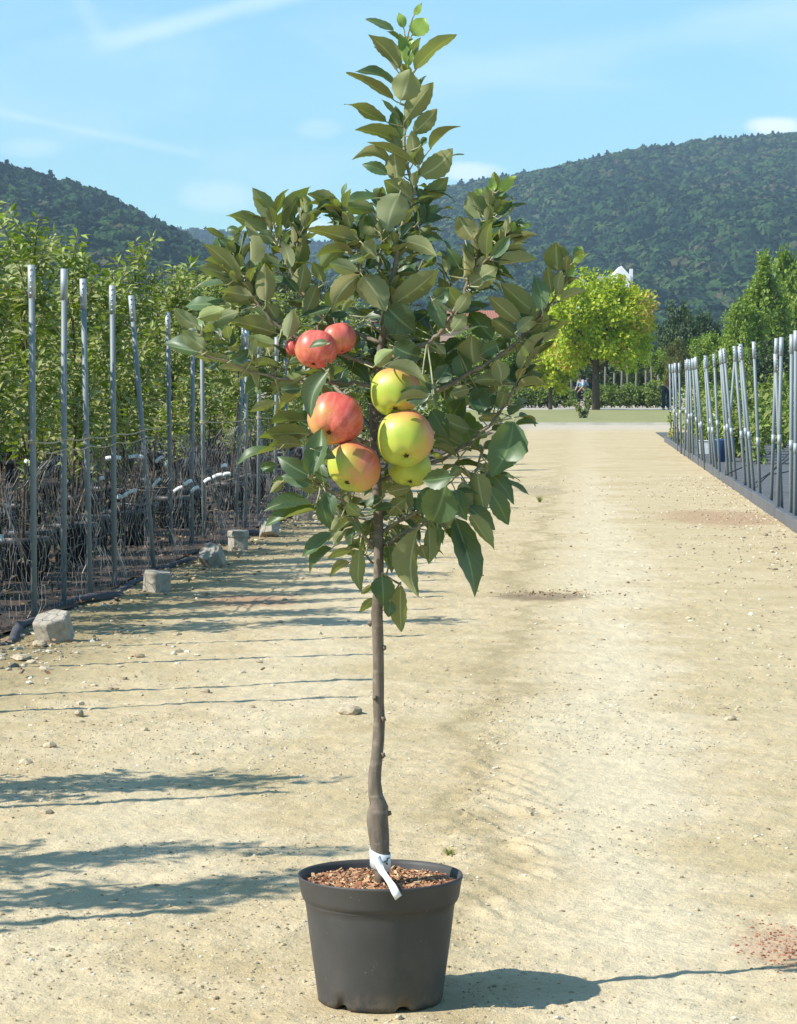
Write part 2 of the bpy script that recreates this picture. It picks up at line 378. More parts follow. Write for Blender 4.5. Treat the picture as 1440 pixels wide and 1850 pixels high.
v, f, tn = rocks_np(P3, ss, 0.7); gravel = np_mesh('gravel', v, [f], stone_m, smooth=False, tint=tn); tag(gravel, 'loose pale pebbles and grit scattered over the dirt track', 'gravel', kind='stuff')
pc_ = scatter(4200, (-1.4, 1.6), (4.3, 10.5), lambda x, y: np.clip(0.10+1.6*fbm(x, y, 2.2, 3, 61)+1.0*np.exp(-((x-0.0685*y+0.29)/0.045)**2)*(0.5+2*fbm(x, y, 3.0, 2, 62)), 0.0, 1)); sc_ = 0.0012+0.0085*rng.beta(1.1, 6, len(pc_))
kp = np.hypot(pc_[:, 0]-POT.x, pc_[:, 1]-POT.y) > 0.15; pc_, sc_ = pc_[kp], sc_[kp]
v, f, tn = rocks_np(np.stack([pc_[:, 0], pc_[:, 1], ground_h(pc_[:, 0], pc_[:, 1])+sc_*0.1], 1), sc_, 0.75, 0.35)
tag(np_mesh('dirt_clods', v, [f], tint_mat('clod', [(0, (0.20, 0.155, 0.09)), (0.5, (0.38, 0.30, 0.175)), (1, (0.52, 0.43, 0.27))], 0.95), smooth=False, tint=tn), 'small tan and brown dirt crumbs strewn over the track', 'dirt clods', kind='stuff')
# crushed brick in the red patch at the lower right
pk = np.array([(G(1425, 1715).x+rng.normal(0, .05), G(1425, 1715).y+rng.normal(0, .13)) for _ in range(420)]); sk = rng.uniform(0.0008, 0.0040, 420)
v, f, tn = rocks_np(np.stack([pk[:, 0], pk[:, 1], ground_h(pk[:, 0], pk[:, 1])+sk*0.2], 1), sk, 0.7)
tag(np_mesh('brick_rubble', v, [f], tint_mat('brick_crumbs', [(0, (0.22, 0.07, 0.04)), (0.6, (0.42, 0.17, 0.10)), (1, (0.52, 0.36, 0.24))], 0.95), smooth=False, tint=tn), 'crumbs of crushed red brick at the lower right picture edge', 'brick rubble', kind='stuff')
# dry leaf crumbs and twigs on the soil by the left row
litter_m = tint_mat('litter', [(0, (0.10, 0.06, 0.035)), (0.5, (0.24, 0.13, 0.07)), (1, (0.38, 0.27, 0.15))], 0.95)
def cards(P, sz, asp=2.0, up=0.6):
    n = len(P); a = rng.uniform(0, 2*math.pi, n)
    d = np.stack([np.cos(a), np.sin(a), rng.uniform(-.3, .3, n)], 1); nn = np.stack([rng.normal(0, .5, n), rng.normal(0, .5, n), np.full(n, up)], 1)
    s = np.cross(nn, d); s /= np.linalg.norm(s, axis=1)[:, None]
    L = sz[:, None]; W = L/asp
    V = np.stack([P-d*L, P+s*W, P+d*L, P-s*W], 1).reshape(-1, 3); F = np.arange(4*n).reshape(n, 4)
    return V, F, np.repeat(rng.uniform(0, 1, n), 4)
pl = scatter(9000, (-5.5, -0.5), (9.5, 27), lambda x, y: np.where(x < lx(y), 0.55, np.exp(-np.clip(x-lx(y), 0, 9)/0.22)))
pl2 = np.array([(G(980, 1078).x+rng.normal(0.05, .16), G(980, 1078).y+rng.normal(0, .12)) for _ in range(260)])
pl = np.concatenate([pl, pl2]); v, f, tn = cards(np.stack([pl[:, 0], pl[:, 1], np.full(len(pl), 0.022)], 1), np.where(np.arange(len(pl)) < 9000, rng.uniform(0.006, 0.022, len(pl)), rng.uniform(0.003, 0.010, len(pl))))
tag(np_mesh('leaf_litter', v, [f], litter_m, smooth=False, tint=tn), 'brown leaf litter and bark crumbs along the left fence', 'leaf litter', kind='stuff')
rock_m = simple('limestone', (0.50, 0.42, 0.29), 0.9, 0, scale=40, bump=0.7, c2=(0.30, 0.24, 0.15))
def rock(px, py, wpx, label, flat=0.45):
    p = G(px, py); s = wpx/F_PX*p.y/2
    v, f, tn = rocks_np(np.array([[0, 0, s*flat*0.5]]), np.array([s]), flat, 0.13, (IV2, IF2))
    o = np_mesh('stone', v, [f], rock_m, smooth=False, tint=tn); o.location = (p.x, p.y, 0.0)
    return tag(o, label, 'stone')
rock(632, 1290, 48, 'flat buff stone on the track just left of the young trunk')
rock(143, 1293, 22, 'small brown clod alone on the track near the left picture edge', 0.8)
rock(72, 1168, 30, 'whitish pebble on the soil in front of the near concrete block', 0.6)
rock(90, 1350, 24, 'grey stone lying in the uppermost tree shadow at the left', 0.6)
rock(40, 1192, 48, 'flat yellowish stone at the left edge below the concrete block', 0.35)
rock(1320, 1302, 20, 'small dark clod with dry stalks out on the right of the track', 0.7)
rock(620, 1752-100, 0.1, 'x') if False else None

# ================================================================== VEGETATION BUILDERS
def leaf_mat(name, top, under, rough=0.42, trans=0.22, young=(0.30, 0.42, 0.07), veins=True, vary=0.45, transc=(0.30, 0.42, 0.03)):
    m, t, out = new_mat(name)
    tn = nd(t, 'ShaderNodeAttribute', attribute_name='tint').outputs['Fac']; yg = nd(t, 'ShaderNodeAttribute', attribute_name='young').outputs['Fac']
    back = nd(t, 'ShaderNodeNewGeometry').outputs['Backfacing']
    top2 = tuple(x*(1-vary) for x in top); un2 = (under[0]*1.05, under[1]*0.85, under[2]*0.62)
    ct = mixc(t, tn, top, top2); cu = mixc(t, tn, tuple(x*1.15 for x in under), un2)
    if veins:
        uvn = nd(t, 'ShaderNodeUVMap').outputs[0]; s = nd(t, 'ShaderNodeSeparateXYZ', {0: uvn})
        au = mth(t, 'ABSOLUTE', mth(t, 'SUBTRACT', s.outputs[0], 0.5))
        rib = ramp(t, au, 0.018, 0.05, 1.0, 0.0)
        vv = mth(t, 'FRACT', mth(t, 'MULTIPLY', mth(t, 'SUBTRACT', s.outputs[1], mth(t, 'MULTIPLY', au, 0.55)), 8.0))
        vn = ramp(t, mth(t, 'ABSOLUTE', mth(t, 'SUBTRACT', vv, 0.5)), 0.02, 0.11, 1.0, 0.0)
        ct = mixc(t, mth(t, 'MULTIPLY', vn, 0.22), ct, tuple(x*1.9 for x in top)); ct = mixc(t, mth(t, 'MULTIPLY', rib, 0.6), ct, (0.22, 0.30, 0.13))
        cu = mixc(t, mth(t, 'MULTIPLY', vn, 0.22), cu, tuple(x*1.35 for x in under)); cu = mixc(t, mth(t, 'MULTIPLY', rib, 0.75), cu, (0.46, 0.48, 0.28))
    c = mixc(t, back, ct, cu); c = mixc(t, mth(t, 'MULTIPLY', yg, 0.75), c, young)
    rg = mth(t, 'MULTIPLY_ADD', back, 0.4, rough)
    b = nd(t, 'ShaderNodeBsdfPrincipled', {'Base Color': c, 'Roughness': rg, 'Specular IOR Level': 0.5})
    tr = nd(t, 'ShaderNodeBsdfTranslucent', {'Color': mixc(t, mth(t, 'MULTIPLY', yg, 0.6), transc, (0.5, 0.65, 0.06))})
    sh = nd(t, 'ShaderNodeMixShader', {0: trans, 1: b.outputs[0], 2: tr.outputs[0]}).outputs[0]
    t.links.new(sh, out.inputs[0]); return m
def bark_mat(name, c1, c2, scale=60, young=False):
    m, t, out = new_mat(name)
    co = nd(t, 'ShaderNodeTexCoord').outputs['Object']
    f = noise_n(t, scalev(t, co, (1, 1, 0.35)), scale, 6, 0.65); g = noise_n(t, scalev(t, co, (1, 1, 3.5)), scale*0.4, 3, 0.5)
    base = mixc(t, ramp(t, f, 0.35, 0.68), c1, c2); base = mixc(t, mth(t, 'MULTIPLY', ramp(t, g, 0.55, 0.7), 0.5), base, tuple(x*1.5 for x in c1))
    if young: base = mixc(t, mth(t, 'MULTIPLY', ramp(t, nd(t, 'ShaderNodeSeparateXYZ', {0: co}).outputs[2], 1.25, 1.62), 0.85), base, (0.36, 0.36, 0.20))
    b = nd(t, 'ShaderNodeBsdfPrincipled', {'Base Color': base, 'Roughness': 0.8, 'Specular IOR Level': 0.3})
    bp = nd(t, 'ShaderNodeBump', {'Height': f, 'Strength': 0.6, 'Distance': 0.004}); t.links.new(bp.outputs[0], b.inputs['Normal'])
    t.links.new(b.outputs[0], out.inputs[0]); return m
def unit(a): return a/np.maximum(np.linalg.norm(a, axis=-1, keepdims=True), 1e-9)
def leaves_np(P, Ax, Nr, L, W, droop=0.25, fold=0.18):
    """simple five-point folded leaves: P base, Ax axis, Nr upper side."""
    Ax = unit(Ax); Nr = unit(Nr-Ax*np.sum(Nr*Ax, 1)[:, None]); Sd = np.cross(Ax, Nr)
    L = L[:, None]; W = W[:, None]
    m = P+Ax*L*0.45-Nr*W*fold; tp = P+Ax*L*0.97-Nr*L*droop
    l = P+Ax*L*0.42+Sd*W*0.5+Nr*W*0.05; r = P+Ax*L*0.42-Sd*W*0.5+Nr*W*0.05
    V = np.stack([P, l, m, r, tp], 1).reshape(-1, 3); o = np.arange(len(P))*5
    F = np.concatenate([np.stack([o, o+2, o+1], 1), np.stack([o, o+3, o+2], 1), np.stack([o+1, o+2, o+4], 1), np.stack([o+2, o+3, o+4], 1)])
    return V, F
bark_m = bark_mat('apple_bark', (0.115, 0.085, 0.065), (0.055, 0.042, 0.032), 70)
trunk_m = bark_mat('smooth_bark', (0.19, 0.15, 0.115), (0.115, 0.092, 0.066), 60, True); shoot_m = bark_mat('shoot_bark', (0.24, 0.20, 0.14), (0.15, 0.12, 0.085), 90, True)
twig_m = bark_mat('twig_bark', (0.20, 0.165, 0.12), (0.11, 0.085, 0.06), 90)
nleaf_m = leaf_mat('orchard_leaf', (0.12, 0.18, 0.038), (0.30, 0.34, 0.16), 0.30, 0.30, veins=False, vary=0.5)

# ================================================================== NURSERY TREES (left)
def nursery_variant(seed, h):
    r = np.random.default_rng(seed); rd = random.Random(seed)
    root = bpy.data.objects.new('nursery_tree', None); C.objects.link(root)
    tk = MB(); lean = r.normal(0, 0.03, 2)
    trunk = [Vector((lean[0]*z+0.012*math.sin(z*5+seed), lean[1]*z+0.012*math.cos(z*4), z)) for z in np.linspace(0.02, h, 12)]
    tk.tube(trunk, list(np.linspace(0.013, 0.004, 12)), 6)
    tk.build('trunk', bark_m, root)
    br = MB(); P = []; Ax = []; segs = [(trunk[-4:], 1.0)]
    for i in range(18):
        z = 0.50+(h-0.63)*(i/17.0); k = min(int(z/h*11), 10); b = trunk[k]
        a = i*2.4+rd.uniform(-.4, .4); ln = rd.uniform(0.28, 0.5)*(1.15-0.5*z/h)
        up = rd.uniform(0.5, 1.5)
        d = Vector((math.cos(a), math.sin(a), up)).normalized()
        pts = [b, b+d*ln*0.5+Vector((0, 0, ln*0.05)), b+d*ln+Vector((0, 0, ln*0.22))]
        br.tube(pts, [0.005, 0.004, 0.002], 5); segs.append((pts, 1.0))
        if rd.random() < 0.4: 
            q = [pts[1], pts[1]+Vector((rd.uniform(-.1, .1), rd.uniform(-.1, .1), ln*0.5))]; br.tube(q, [0.003, 0.002], 4); segs.append((q, 1))
    br.build('branches', twig_m, root)
    for pts, _ in segs:
        tot_l = sum((pts[j+1]-pts[j]).length for j in range(len(pts)-1)); n = max(6, int(tot_l/0.0088))
        for j in range(n):
            u = (j+0.5)/n*(len(pts)-1); k = int(u); p = pts[k].lerp(pts[k+1], u-k); d = (pts[k+1]-pts[k]).normalized()
            a = j*2.4+rd.uniform(-.5, .5); o = Vector((math.cos(a), math.sin(a), 0)); o = (o-d*o.dot(d)).normalized()
            P.append(p+o*0.018); Ax.append(o*1.0+d*rd.uniform(0.3, 1.0)+Vector((0, 0, rd.uniform(-.5, .25))))
    P = np.array(P); Ax = np.array(Ax); n = len(P); L = r.uniform(0.055, 0.095, n)
    Nr = np.tile([0, 0, 1.0], (n, 1))+r.normal(0, .35, (n, 3))
    V, F = leaves_np(P, Ax, Nr, L, L*r.uniform(.38, .55, n), 0.22, 0.2)
    tn = np.repeat(r.uniform(0, 1, n), 5); yg = np.repeat(np.clip((P[:, 2]-h*0.86)/(h*0.18), 0, 1)*r.uniform(0.2, 1, n)+(r.uniform(0, 1, n) < 0.08)*0.5, 5)
    np_mesh('foliage', V, [F], nleaf_m, root, smooth=False, tint=tn, extra={'young': yg})
    return root
VAR = [nursery_variant(100+i, h) for i, h in enumerate((1.95, 2.05, 1.85, 2.15, 1.95))]
black_m = simple('black_plastic', (0.035, 0.036, 0.038), 0.5, 0, scale=15, c2=(0.06, 0.058, 0.055))
def bed_pot():
    b = MB(); b.lathe([(0.0, 0.012), (0.108, 0.012), (0.112, 0.0), (0.135, 0.205), (0.150, 0.207), (0.153, 0.245), (0.146, 0.247), (0.130, 0.19), (0.0, 0.19)], 20)
    o = b.build('tree_pot', black_m); return o
bpot = bed_pot()
tag(bpot, 'black plastic pot', 'plant pot', 'black pots in the left planting bed')
spots = []
for Y, off in [(11.7, .75), (12.35, .62), (12.95, .80), (13.6, .60), (14.2, .72), (14.9, .58), (15.6, .7), (16.4, .6), (17.3, .68), (18.2, .6), (19.2, .7), (20.3, .62), (21.6, .7), (23.2, .6), (25, .66), (27, .62), (29.5, .6),
               (12.6, 1.45), (13.3, 1.55), (14.1, 1.4), (14.9, 1.5), (15.8, 1.42), (16.8, 1.5), (17.9, 1.45), (19.1, 1.5), (20.5, 1.4), (22.2, 1.5), (24.2, 1.45), (27, 1.4),
               (15.4, 2.3), (16.5, 2.2), (17.7, 2.3), (19.1, 2.25), (20.8, 2.3), (23, 2.2), (26, 2.3), (18.9, 3.0), (21, 3.0), (24, 3.0), (28, 3.0)]+[(y_, o_) for o_, y0_ in ((3.9, 21), (4.8, 24), (5.8, 27), (6.8, 30)) for y_ in np.arange(y0_, 38, 1.7)]+[(y_, o_) for y_ in (31, 33.5, 36) for o_ in (0.6, 1.4, 2.2, 3.0)]:
    spots.append((lx(Y)-off, Y))
OFF = [(-2.22, 5.2), (-2.50, 5.55), (-2.22, 6.95)]                      # just outside the frame: the photo shows their shadows
ordw = ['first', 'second', 'third', 'fourth', 'fifth', 'sixth', 'seventh', 'eighth', 'ninth', 'tenth', 'eleventh', 'twelfth', 'thirteenth', 'fourteenth', 'fifteenth', 'sixteenth', 'seventeenth']
used = set()
for i, (x, y) in enumerate(OFF+spots):
    k = i % 5; j = i-len(OFF)
    if j < 0: lab = 'slim leafy nursery tree outside the left edge, %s of three casting shadows on the track' % ordw[i]
    elif j < 17: lab = 'leafy apple sapling, %s from the near end of the row behind the left fence' % ordw[j]
    elif j < 29: lab = 'leafy apple sapling in the second row from the left fence, %s from the near end' % ordw[j-17]
    elif j >= 40: lab = 'sapling far back in the left bed, tree %d counting from the camera' % (j-39)
    elif j < 36: lab = 'leafy apple sapling in the third row from the left fence, %s from the near end' % ordw[j-29]
    else: lab = 'leafy apple sapling in the rearmost row of the left bed, %s from the near end' % ordw[j-36]
    sc = random.uniform(0.86, 0.97)*(1.0 if y > 14 else 0.95)
    if j in (0,): sc = 1.06
    src = VAR[k]
    if k not in used: used.add(k); o = src; o.location = (x, y, 0.17); o.rotation_euler = (0, 0, random.uniform(0, 6)); o.scale = (sc,)*3
    else: o = copy_tree(src, (x, y, 0.17), random.uniform(0, 6), sc)
    tag(o, lab, 'nursery tree', 'potted apple saplings in the left bed')
    if j == -1 or True:
        p = bpot if i == 0 else copy_tree(bpot)
        p.location = (x, y, 0.016); p.rotation_euler = (0, 0, random.uniform(0, 6)); p.scale = (1, 1, 1)
        p['label'] = lab.replace('leafy apple sapling,', 'black pot,').replace('leafy apple sapling', 'black pot').replace('slim leafy nursery tree outside', 'black pot outside').replace('casting shadows on the track', 'there').replace('sapling far', 'black pot far').replace('tree %d' % (j-39), 'pot %d' % (j-39))
# low clutter added to the bed, its leaves coloured dark to deepen the shade
lc = []
while len(lc) < 5200:
    y = rng.uniform(11.3, 30); x = lx(y)-0.18-abs(rng.normal(0, 1.6)); lc.append((x, y, 0.02+0.34*rng.beta(1, 2.2)))
lc = np.array(lc); nl = len(lc); Lw_ = rng.uniform(0.03, 0.085, nl)
v, f = leaves_np(lc, rng.normal(0, 1, (nl, 3))+[0, 0, .4], rng.normal(0, .6, (nl, 3))+[0, 0, 1], Lw_, Lw_*rng.uniform(.2, .6, nl))
tag(np_mesh('undergrowth', v, [f], tint_mat('shade_weeds', [(0, (0.025, 0.028, 0.018)), (0.55, (0.05, 0.055, 0.025)), (0.8, (0.09, 0.065, 0.04)), (1, (0.20, 0.17, 0.12))], 0.8), smooth=False, tint=np.repeat(rng.uniform(0, 1, nl), 5)), 'low weeds and withered leaves, coloured dark to deepen shade in the left bed', 'undergrowth', kind='stuff')
# ------------------------------------------------------------------ galvanised poles
galv_m = simple('galvanised_steel', (0.215, 0.245, 0.25), 0.6, 0.15, scale=9, c2=(0.19, 0.22, 0.23))
galv2_m = simple('bright_sleeve', (0.40, 0.43, 0.44), 0.5, 0.2, scale=14, c2=(0.32, 0.36, 0.37))
def pole(base, top, r, label, group, mid=0.0, loops=False):
    base = Vector(base); top = Vector(top); d = top-base; L = d.length
    root = thing('support_pole', label, 'pole', base, group); root.rotation_mode = 'QUATERNION'
    root.rotation_quaternion = d.to_track_quat('Z', 'Y')
    b = MB(); b.tube([(0, 0, -0.05), (0, 0, L*0.5), (0, 0, L)], r, 12); b.build('tube', galv_m, root)
    s = MB(); s.tube([(0, 0, L-0.15), (0, 0, L+0.004)], r*1.22, 12)
    for q in range(5): s.box((r*1.25, 0, L-0.13+q*0.028), (0.007, 0.012, 0.010))
    s.build('top_sleeve', galv2_m, root)
    if mid:
        s = MB(); s.tube([(0, 0, L*mid-0.04), (0, 0, L*mid+0.04)], r*1.15, 12); s.build('coupling', galv2_m, root)
    return root
LP = [((62, 1122), (57, 480)), ((115, 1097), (116, 487)), ((163, 1085), (150, 505)), ((207, 1064), (203, 517)), ((278, 1030), (237, 535)), ((309, 985), (303, 566)), ((346, 985), (349, 572)), ((369, 976), (364, 574)), ((425, 956), (441, 590)), ((443, 958), (446, 590)), ((467, 944), (468, 606)), ((497, 934), (500, 610)), ((521, 922), (515, 616)), ((548, 912), (552, 620))]
left_poles = []
for i, (b, tp) in enumerate(LP):
    g = G(*b); left_poles.append((g, A(tp[0], tp[1], g.y)))
    pole(g, A(tp[0], tp[1], g.y), 0.0150, 'galvanised pole of the left fence, %s from the near end' % ordw[i], 'poles of the left fence')
shadow_tips = [(370, 1645, 1.45), (505, 1430, 1.72), (640, 1258, 1.72), (672, 1228, 1.72), (690, 1180, 1.72), (762, 1148, 1.72)]
for i, (px, py, hh) in enumerate(shadow_tips):
    tip = G(px, py); L = hh/math.tan(SUN_EL); b = Vector((tip.x-0.94*L, tip.y-0.342*L, 0))
    bx = lx(b.y); lean = (b.x-bx)
    left_poles.append((Vector((bx, b.y, 0)), Vector((b.x, b.y, hh))))
    pole((bx, b.y, 0), (b.x, b.y, hh), 0.0165, 'galvanised pole outside the left edge whose thin shadow crosses the track, %s of six' % ordw[i], 'poles of the left fence')
# right poles
RP = [((1437, 954), (1438, 598)), ((1428.6, 945.6), (1430.5, 605)), ((1413, 932), (1401, 640)), ((1405, 937), (1412, 610)), ((1393, 921), (1403, 612)), ((1374, 911), (1362, 618)), ((1364, 902), (1338, 622)), ((1356, 899), (1336, 626)), ((1348, 894), (1327, 626)), ((1331, 884), (1308, 630)), ((1323, 878), (1303, 632)), ((1316, 875), (1301, 634)), ((1310, 870), (1329, 630)), ((1301, 867), (1290, 640)), ((1296, 862), (1274, 643)), ((1290, 859), (1276, 645)), ((1285, 853), (1273, 650)), ((1274, 849), (1257, 645)), ((1270, 845), (1255, 647)), ((1263, 841), (1251, 648)), ((1253, 834), (1246, 650)), ((1248, 831), (1242, 649)), ((1245, 829), (1239, 651)), ((1237, 824), (1242, 652)), ((1231, 820), (1227, 656)), ((1225, 815), (1220, 656)), ((1221, 811), (1215, 658)), ((1217, 808), (1219, 657)), ((1213, 803), (1210, 658))]
tens = {20: 'twentieth', 30: 'thirtieth'}
def nth(n):
    if n <= 17: return ordw[n-1]
    names = {18: 'eighteenth', 19: 'nineteenth', 20: 'twentieth'}
    if n in names: return names[n]
    return 'twenty-'+ordw[n-21]
for i, (b, tp) in enumerate(RP):
    g = G(*b); pole(g, A(tp[0], tp[1], g.y+random.uniform(-.15, .15)), 0.0155, 'galvanised pole of the right row, %s from the near end' % nth(i+1), 'poles of the right row', mid=random.uniform(0.36, 0.46))
for i, Y in enumerate((12.5, 15.5, 18.2)):
    pole((rx(Y), Y, 0), (rx(Y)-0.08, Y, 1.6), 0.0175, 'galvanised pole of the right row outside the frame, %s of three' % ordw[i], 'poles of the right row', mid=0.4)
# edging strip under the right poles
edge_m = simple('edging_plastic', (0.12, 0.125, 0.135), 0.6, 0, scale=8)
eb = MB(); yv = 11.0
while yv < 51:
    y2 = yv+1.0; eb.box(((rx(yv)+rx(y2))/2-0.03, (yv+y2)/2, 0.05), (0.055, 1.002, 0.10+random.uniform(-.012, .012)), Matrix.Rotation(-math.atan(0.0685), 3, 'Z')); yv = y2
tag(eb.build('bed_edging', edge_m, smooth=False, bevel=0.006), 'low dark grey edging strip along the foot of the right poles', 'edging')
# twine of the left fence
twine_m = simple('twine', (0.42, 0.38, 0.25), 0.9, 0, scale=60)
allp = [p for p in sorted(left_poles, key=lambda p: p[0].y) if p[0].y > 11.7]
tw = MB()
for hh, off in ((0.845, 0.0), (0.80, 0.004)):
    pts = []
    for k, (b, tp) in enumerate(allp):
        u = hh/(tp.z-b.z) if tp.z > b.z else 0; p = b.lerp(tp, u)+Vector((0.021, -0.004, 0))
        if pts:
            for s in (0.25, 0.5, 0.75): pts.append(pts_last.lerp(p, s)-Vector((0, 0, 0.012*math.sin(math.pi*s)*(1+off*100))))
        pts.append(p); pts_last = p
    if off == 0: tw.tube(pts, 0.0036, 5)
    else: tw.tube(pts[:18], 0.0032, 5)
for b, tp in allp:
    u = 0.845/(tp.z-b.z); p = b.lerp(tp, u)
    for s in (-0.006, 0.0, 0.007): tw.tube([p+Vector((0.0195*math.cos(a), 0.0195*math.sin(a), s)) for a in np.linspace(0, 6.28, 11)], 0.0035, 5)
tag(tw.build('twine', twine_m), 'pale twine knotted round the left poles in front of the saplings', 'twine')
# chicken wire
wire_m = simple('wire', (0.25, 0.24, 0.23), 0.55, 0.4, scale=30)
E = []; cw, chh = 0.052, 0.046
y0, y1 = 10.7, 27.0; ncol = int((y1-y0)/cw); nrow = 16
ii, jj = np.meshgrid(np.arange(ncol+1), np.arange(nrow+1), indexing='ij')
py = y0+ii*cw+((jj % 2)*2-1)*0.0; 
sag = fbm(py, jj*0.3, 0.7, 3, 77); hgt = 0.76+0.16*fbm(py, py*0, 0.35, 2, 5)
zz = jj/nrow*hgt; yb = y0+ii*cw+np.where(jj % 2 == 0, 0.0, cw*0.0)
zig = np.where(((ii+jj) % 2) == 0, 1, -1)*cw*0.26
yb = yb+zig+0.09*sag*(jj/nrow)*2+0.004*rng.normal(0, 1, yb.shape)
xb = lx(yb)-0.03+0.07*fbm(py, jj*0.15, 1.1, 3, 78)*1.6+0.003*rng.normal(0, 1, yb.shape)
Pw = np.stack([xb, yb, zz+0.003*rng.normal(0, 1, zz.shape)], -1)
ea, ebb = [], []
ea.append(Pw[:, :-1].reshape(-1, 3)); ebb.append(Pw[:, 1:].reshape(-1, 3))
msk = ((ii[:-1]+jj[:-1]) % 2 == 0)
ea.append(Pw[:-1][msk]); ebb.append(Pw[1:][msk])
ea = np.concatenate(ea); ebb = np.concatenate(ebb)
def prisms(a, b, r):
    d = unit(b-a); h = np.where(np.abs(d[:, 2:3]) < 0.9, np.array([[0, 0, 1.0]]), np.array([[1.0, 0, 0]])); s = unit(np.cross(d, h)); u = np.cross(d, s)
    vs = []
    for k in range(3):
        c, q = math.cos(2.094*k), math.sin(2.094*k); o = (s*c+u*q)*r; vs += [a+o, b+o]
    V = np.stack(vs, 1).reshape(-1, 3); o = np.arange(len(a))*6
    F = np.concatenate([np.stack([o+2*k, o+2*((k+1) % 3), o+2*((k+1) % 3)+1, o+2*k+1], 1) for k in range(3)]); return V, F
v, f = prisms(ea, ebb, 0.0015)
cwf = tag(np_mesh('wire_fence', v, [f], wire_m, smooth=False), 'sagging knee-high chicken wire strung along the left poles', 'wire fence')
# concrete blocks
conc_m = simple('old_concrete', (0.42, 0.375, 0.30), 0.92, 0, scale=25, bump=0.8, c2=(0.27, 0.24, 0.19))
def block(px, py, wpx, rot, label, cap=False, h=0.85):
    p = G(px, py); s = wpx/F_PX*p.y/2; b = MB()
    n = 6; prof = [(0, -s*h), (s*0.96, -s*h), (s, -s*h*0.9), (s, s*h*0.86), (s*0.93, s*h), (0, s*h)]
    if cap: prof = [(0, -s*h), (s*0.92, -s*h), (s*0.92, s*h*0.35), (s*1.02, s*h*0.42), (s*1.02, s*h*0.9), (s*0.95, s*h), (0, s*h)]
    b.lathe(prof, n); root = b.build('concrete_block', conc_m, smooth=False, bevel=s*0.05)
    root.rotation_euler = rot; root.location = (p.x, p.y, s*h*0.9); return tag(root, label, 'concrete block', 'hexagonal concrete blocks along the left fence')
block(97, 1160, 72, (R(14), R(-16), R(20)), 'large pale hexagonal block, nearest to the camera at the left fence', h=0.72)
block(284, 1068, 56, (R(4), R(3), R(32)), 'dark shaded block at the foot of the leaning fifth pole', h=0.68)
block(383, 1022, 46, (R(30), R(-28), R(10)), 'dark block tipped on its edge between the fence and the track', h=0.72)
block(430, 994, 40, (R(2), R(0), R(10)), 'upright pale block with an overhanging top layer', cap=True, h=0.95)
block(487, 970, 38, (R(-25), R(24), R(40)), 'light block tilted on one corner, farthest clear one of the row', h=0.8)
block(548, 940, 34, (R(10), R(14), R(5)), 'half hidden block behind the leaves at the end of the row', h=0.7)
# rolled fabric at the foot of the fence
rf_m = simple('rolled_fabric', (0.085, 0.085, 0.095), 0.95, 0, scale=12, bump=0.5)
rf = MB(); pts = []; rad = []
for yv in np.arange(9.6, 24, 0.16):
    pts.append((lx(yv)+0.05+0.05*math.sin(yv*2.3)+0.04*math.sin(yv*5.1)+random.uniform(-.02, .02), yv, 0.008+0.014*math.sin(yv*4.3))); rad.append(0.024*(0.55+0.6*abs(math.sin(yv*3.1)*math.sin(yv*1.7))))
rf.tube(pts, rad, 9, wob=0.3); tag(rf.build('fabric_roll', rf_m), 'lumpy roll of dark ground fabric lying along the left fence foot', 'ground fabric roll')
# white plant tags hanging low in the bed
white_m = simple('white_plastic', (0.82, 0.83, 0.82), 0.5, 0, scale=5, var=0.1)
TG = [(205, 828, 36, .03), (245, 826, 34, 0), (232, 892, 40, .5), (184, 865, 12, .3), (215, 897, 12, 1.4), (283, 872, 26, .8), (322, 884, 24, .5), (340, 872, 20, .5), (375, 868, 18, .5), (393, 860, 24, .3), (410, 857, 18, .1), (352, 884, 22, .6), (288, 830, 22, .6), (300, 838, 14, 1.2), (120, 870, 9, 1), (48, 834, 9, 1), (3, 972, 16, 1.4), (405, 842, 14, 0.1)]
for i, (px, py, wp, an) in enumerate(TG):
    y = 13.4+0.25*(i % 7)+ (px/400.0)*3.5; y = max(y, (lambda q: q)(12.9)); p = A(px, py, y); Lw = wp/F_PX*y*0.8; b = MB(); n = 7; vs = []
    for k in range(n):
        u = k/(n-1)-0.5; c, s = math.cos(an), math.sin(an); z = u*Lw*s+0.006*math.cos(u*3.0); x = u*Lw*c
        for sd in (-1, 1):
            for th in (0, 0.0012): vs.append((x-s*sd*0.011, sd*0.006+th, z+c*sd*0.011))
    fs = []
    for k in range(n-1):
        o = 4*k; fs += [(o, o+2, o+6, o+4), (o+1, o+5, o+7, o+3), (o, o+4, o+5, o+1), (o+2, o+3, o+7, o+6)]
    fs += [(0, 1, 3, 2), (4*n-4, 4*n-2, 4*n-1, 4*n-3)]
    b.add(vs, fs); o = b.build('plant_tag', white_m); o.location = p
    tag(o, 'white plastic strip label on the stems of the left bed, %s of the strips' % nth(i+1), 'plant tag', 'white strip labels in the left bed')
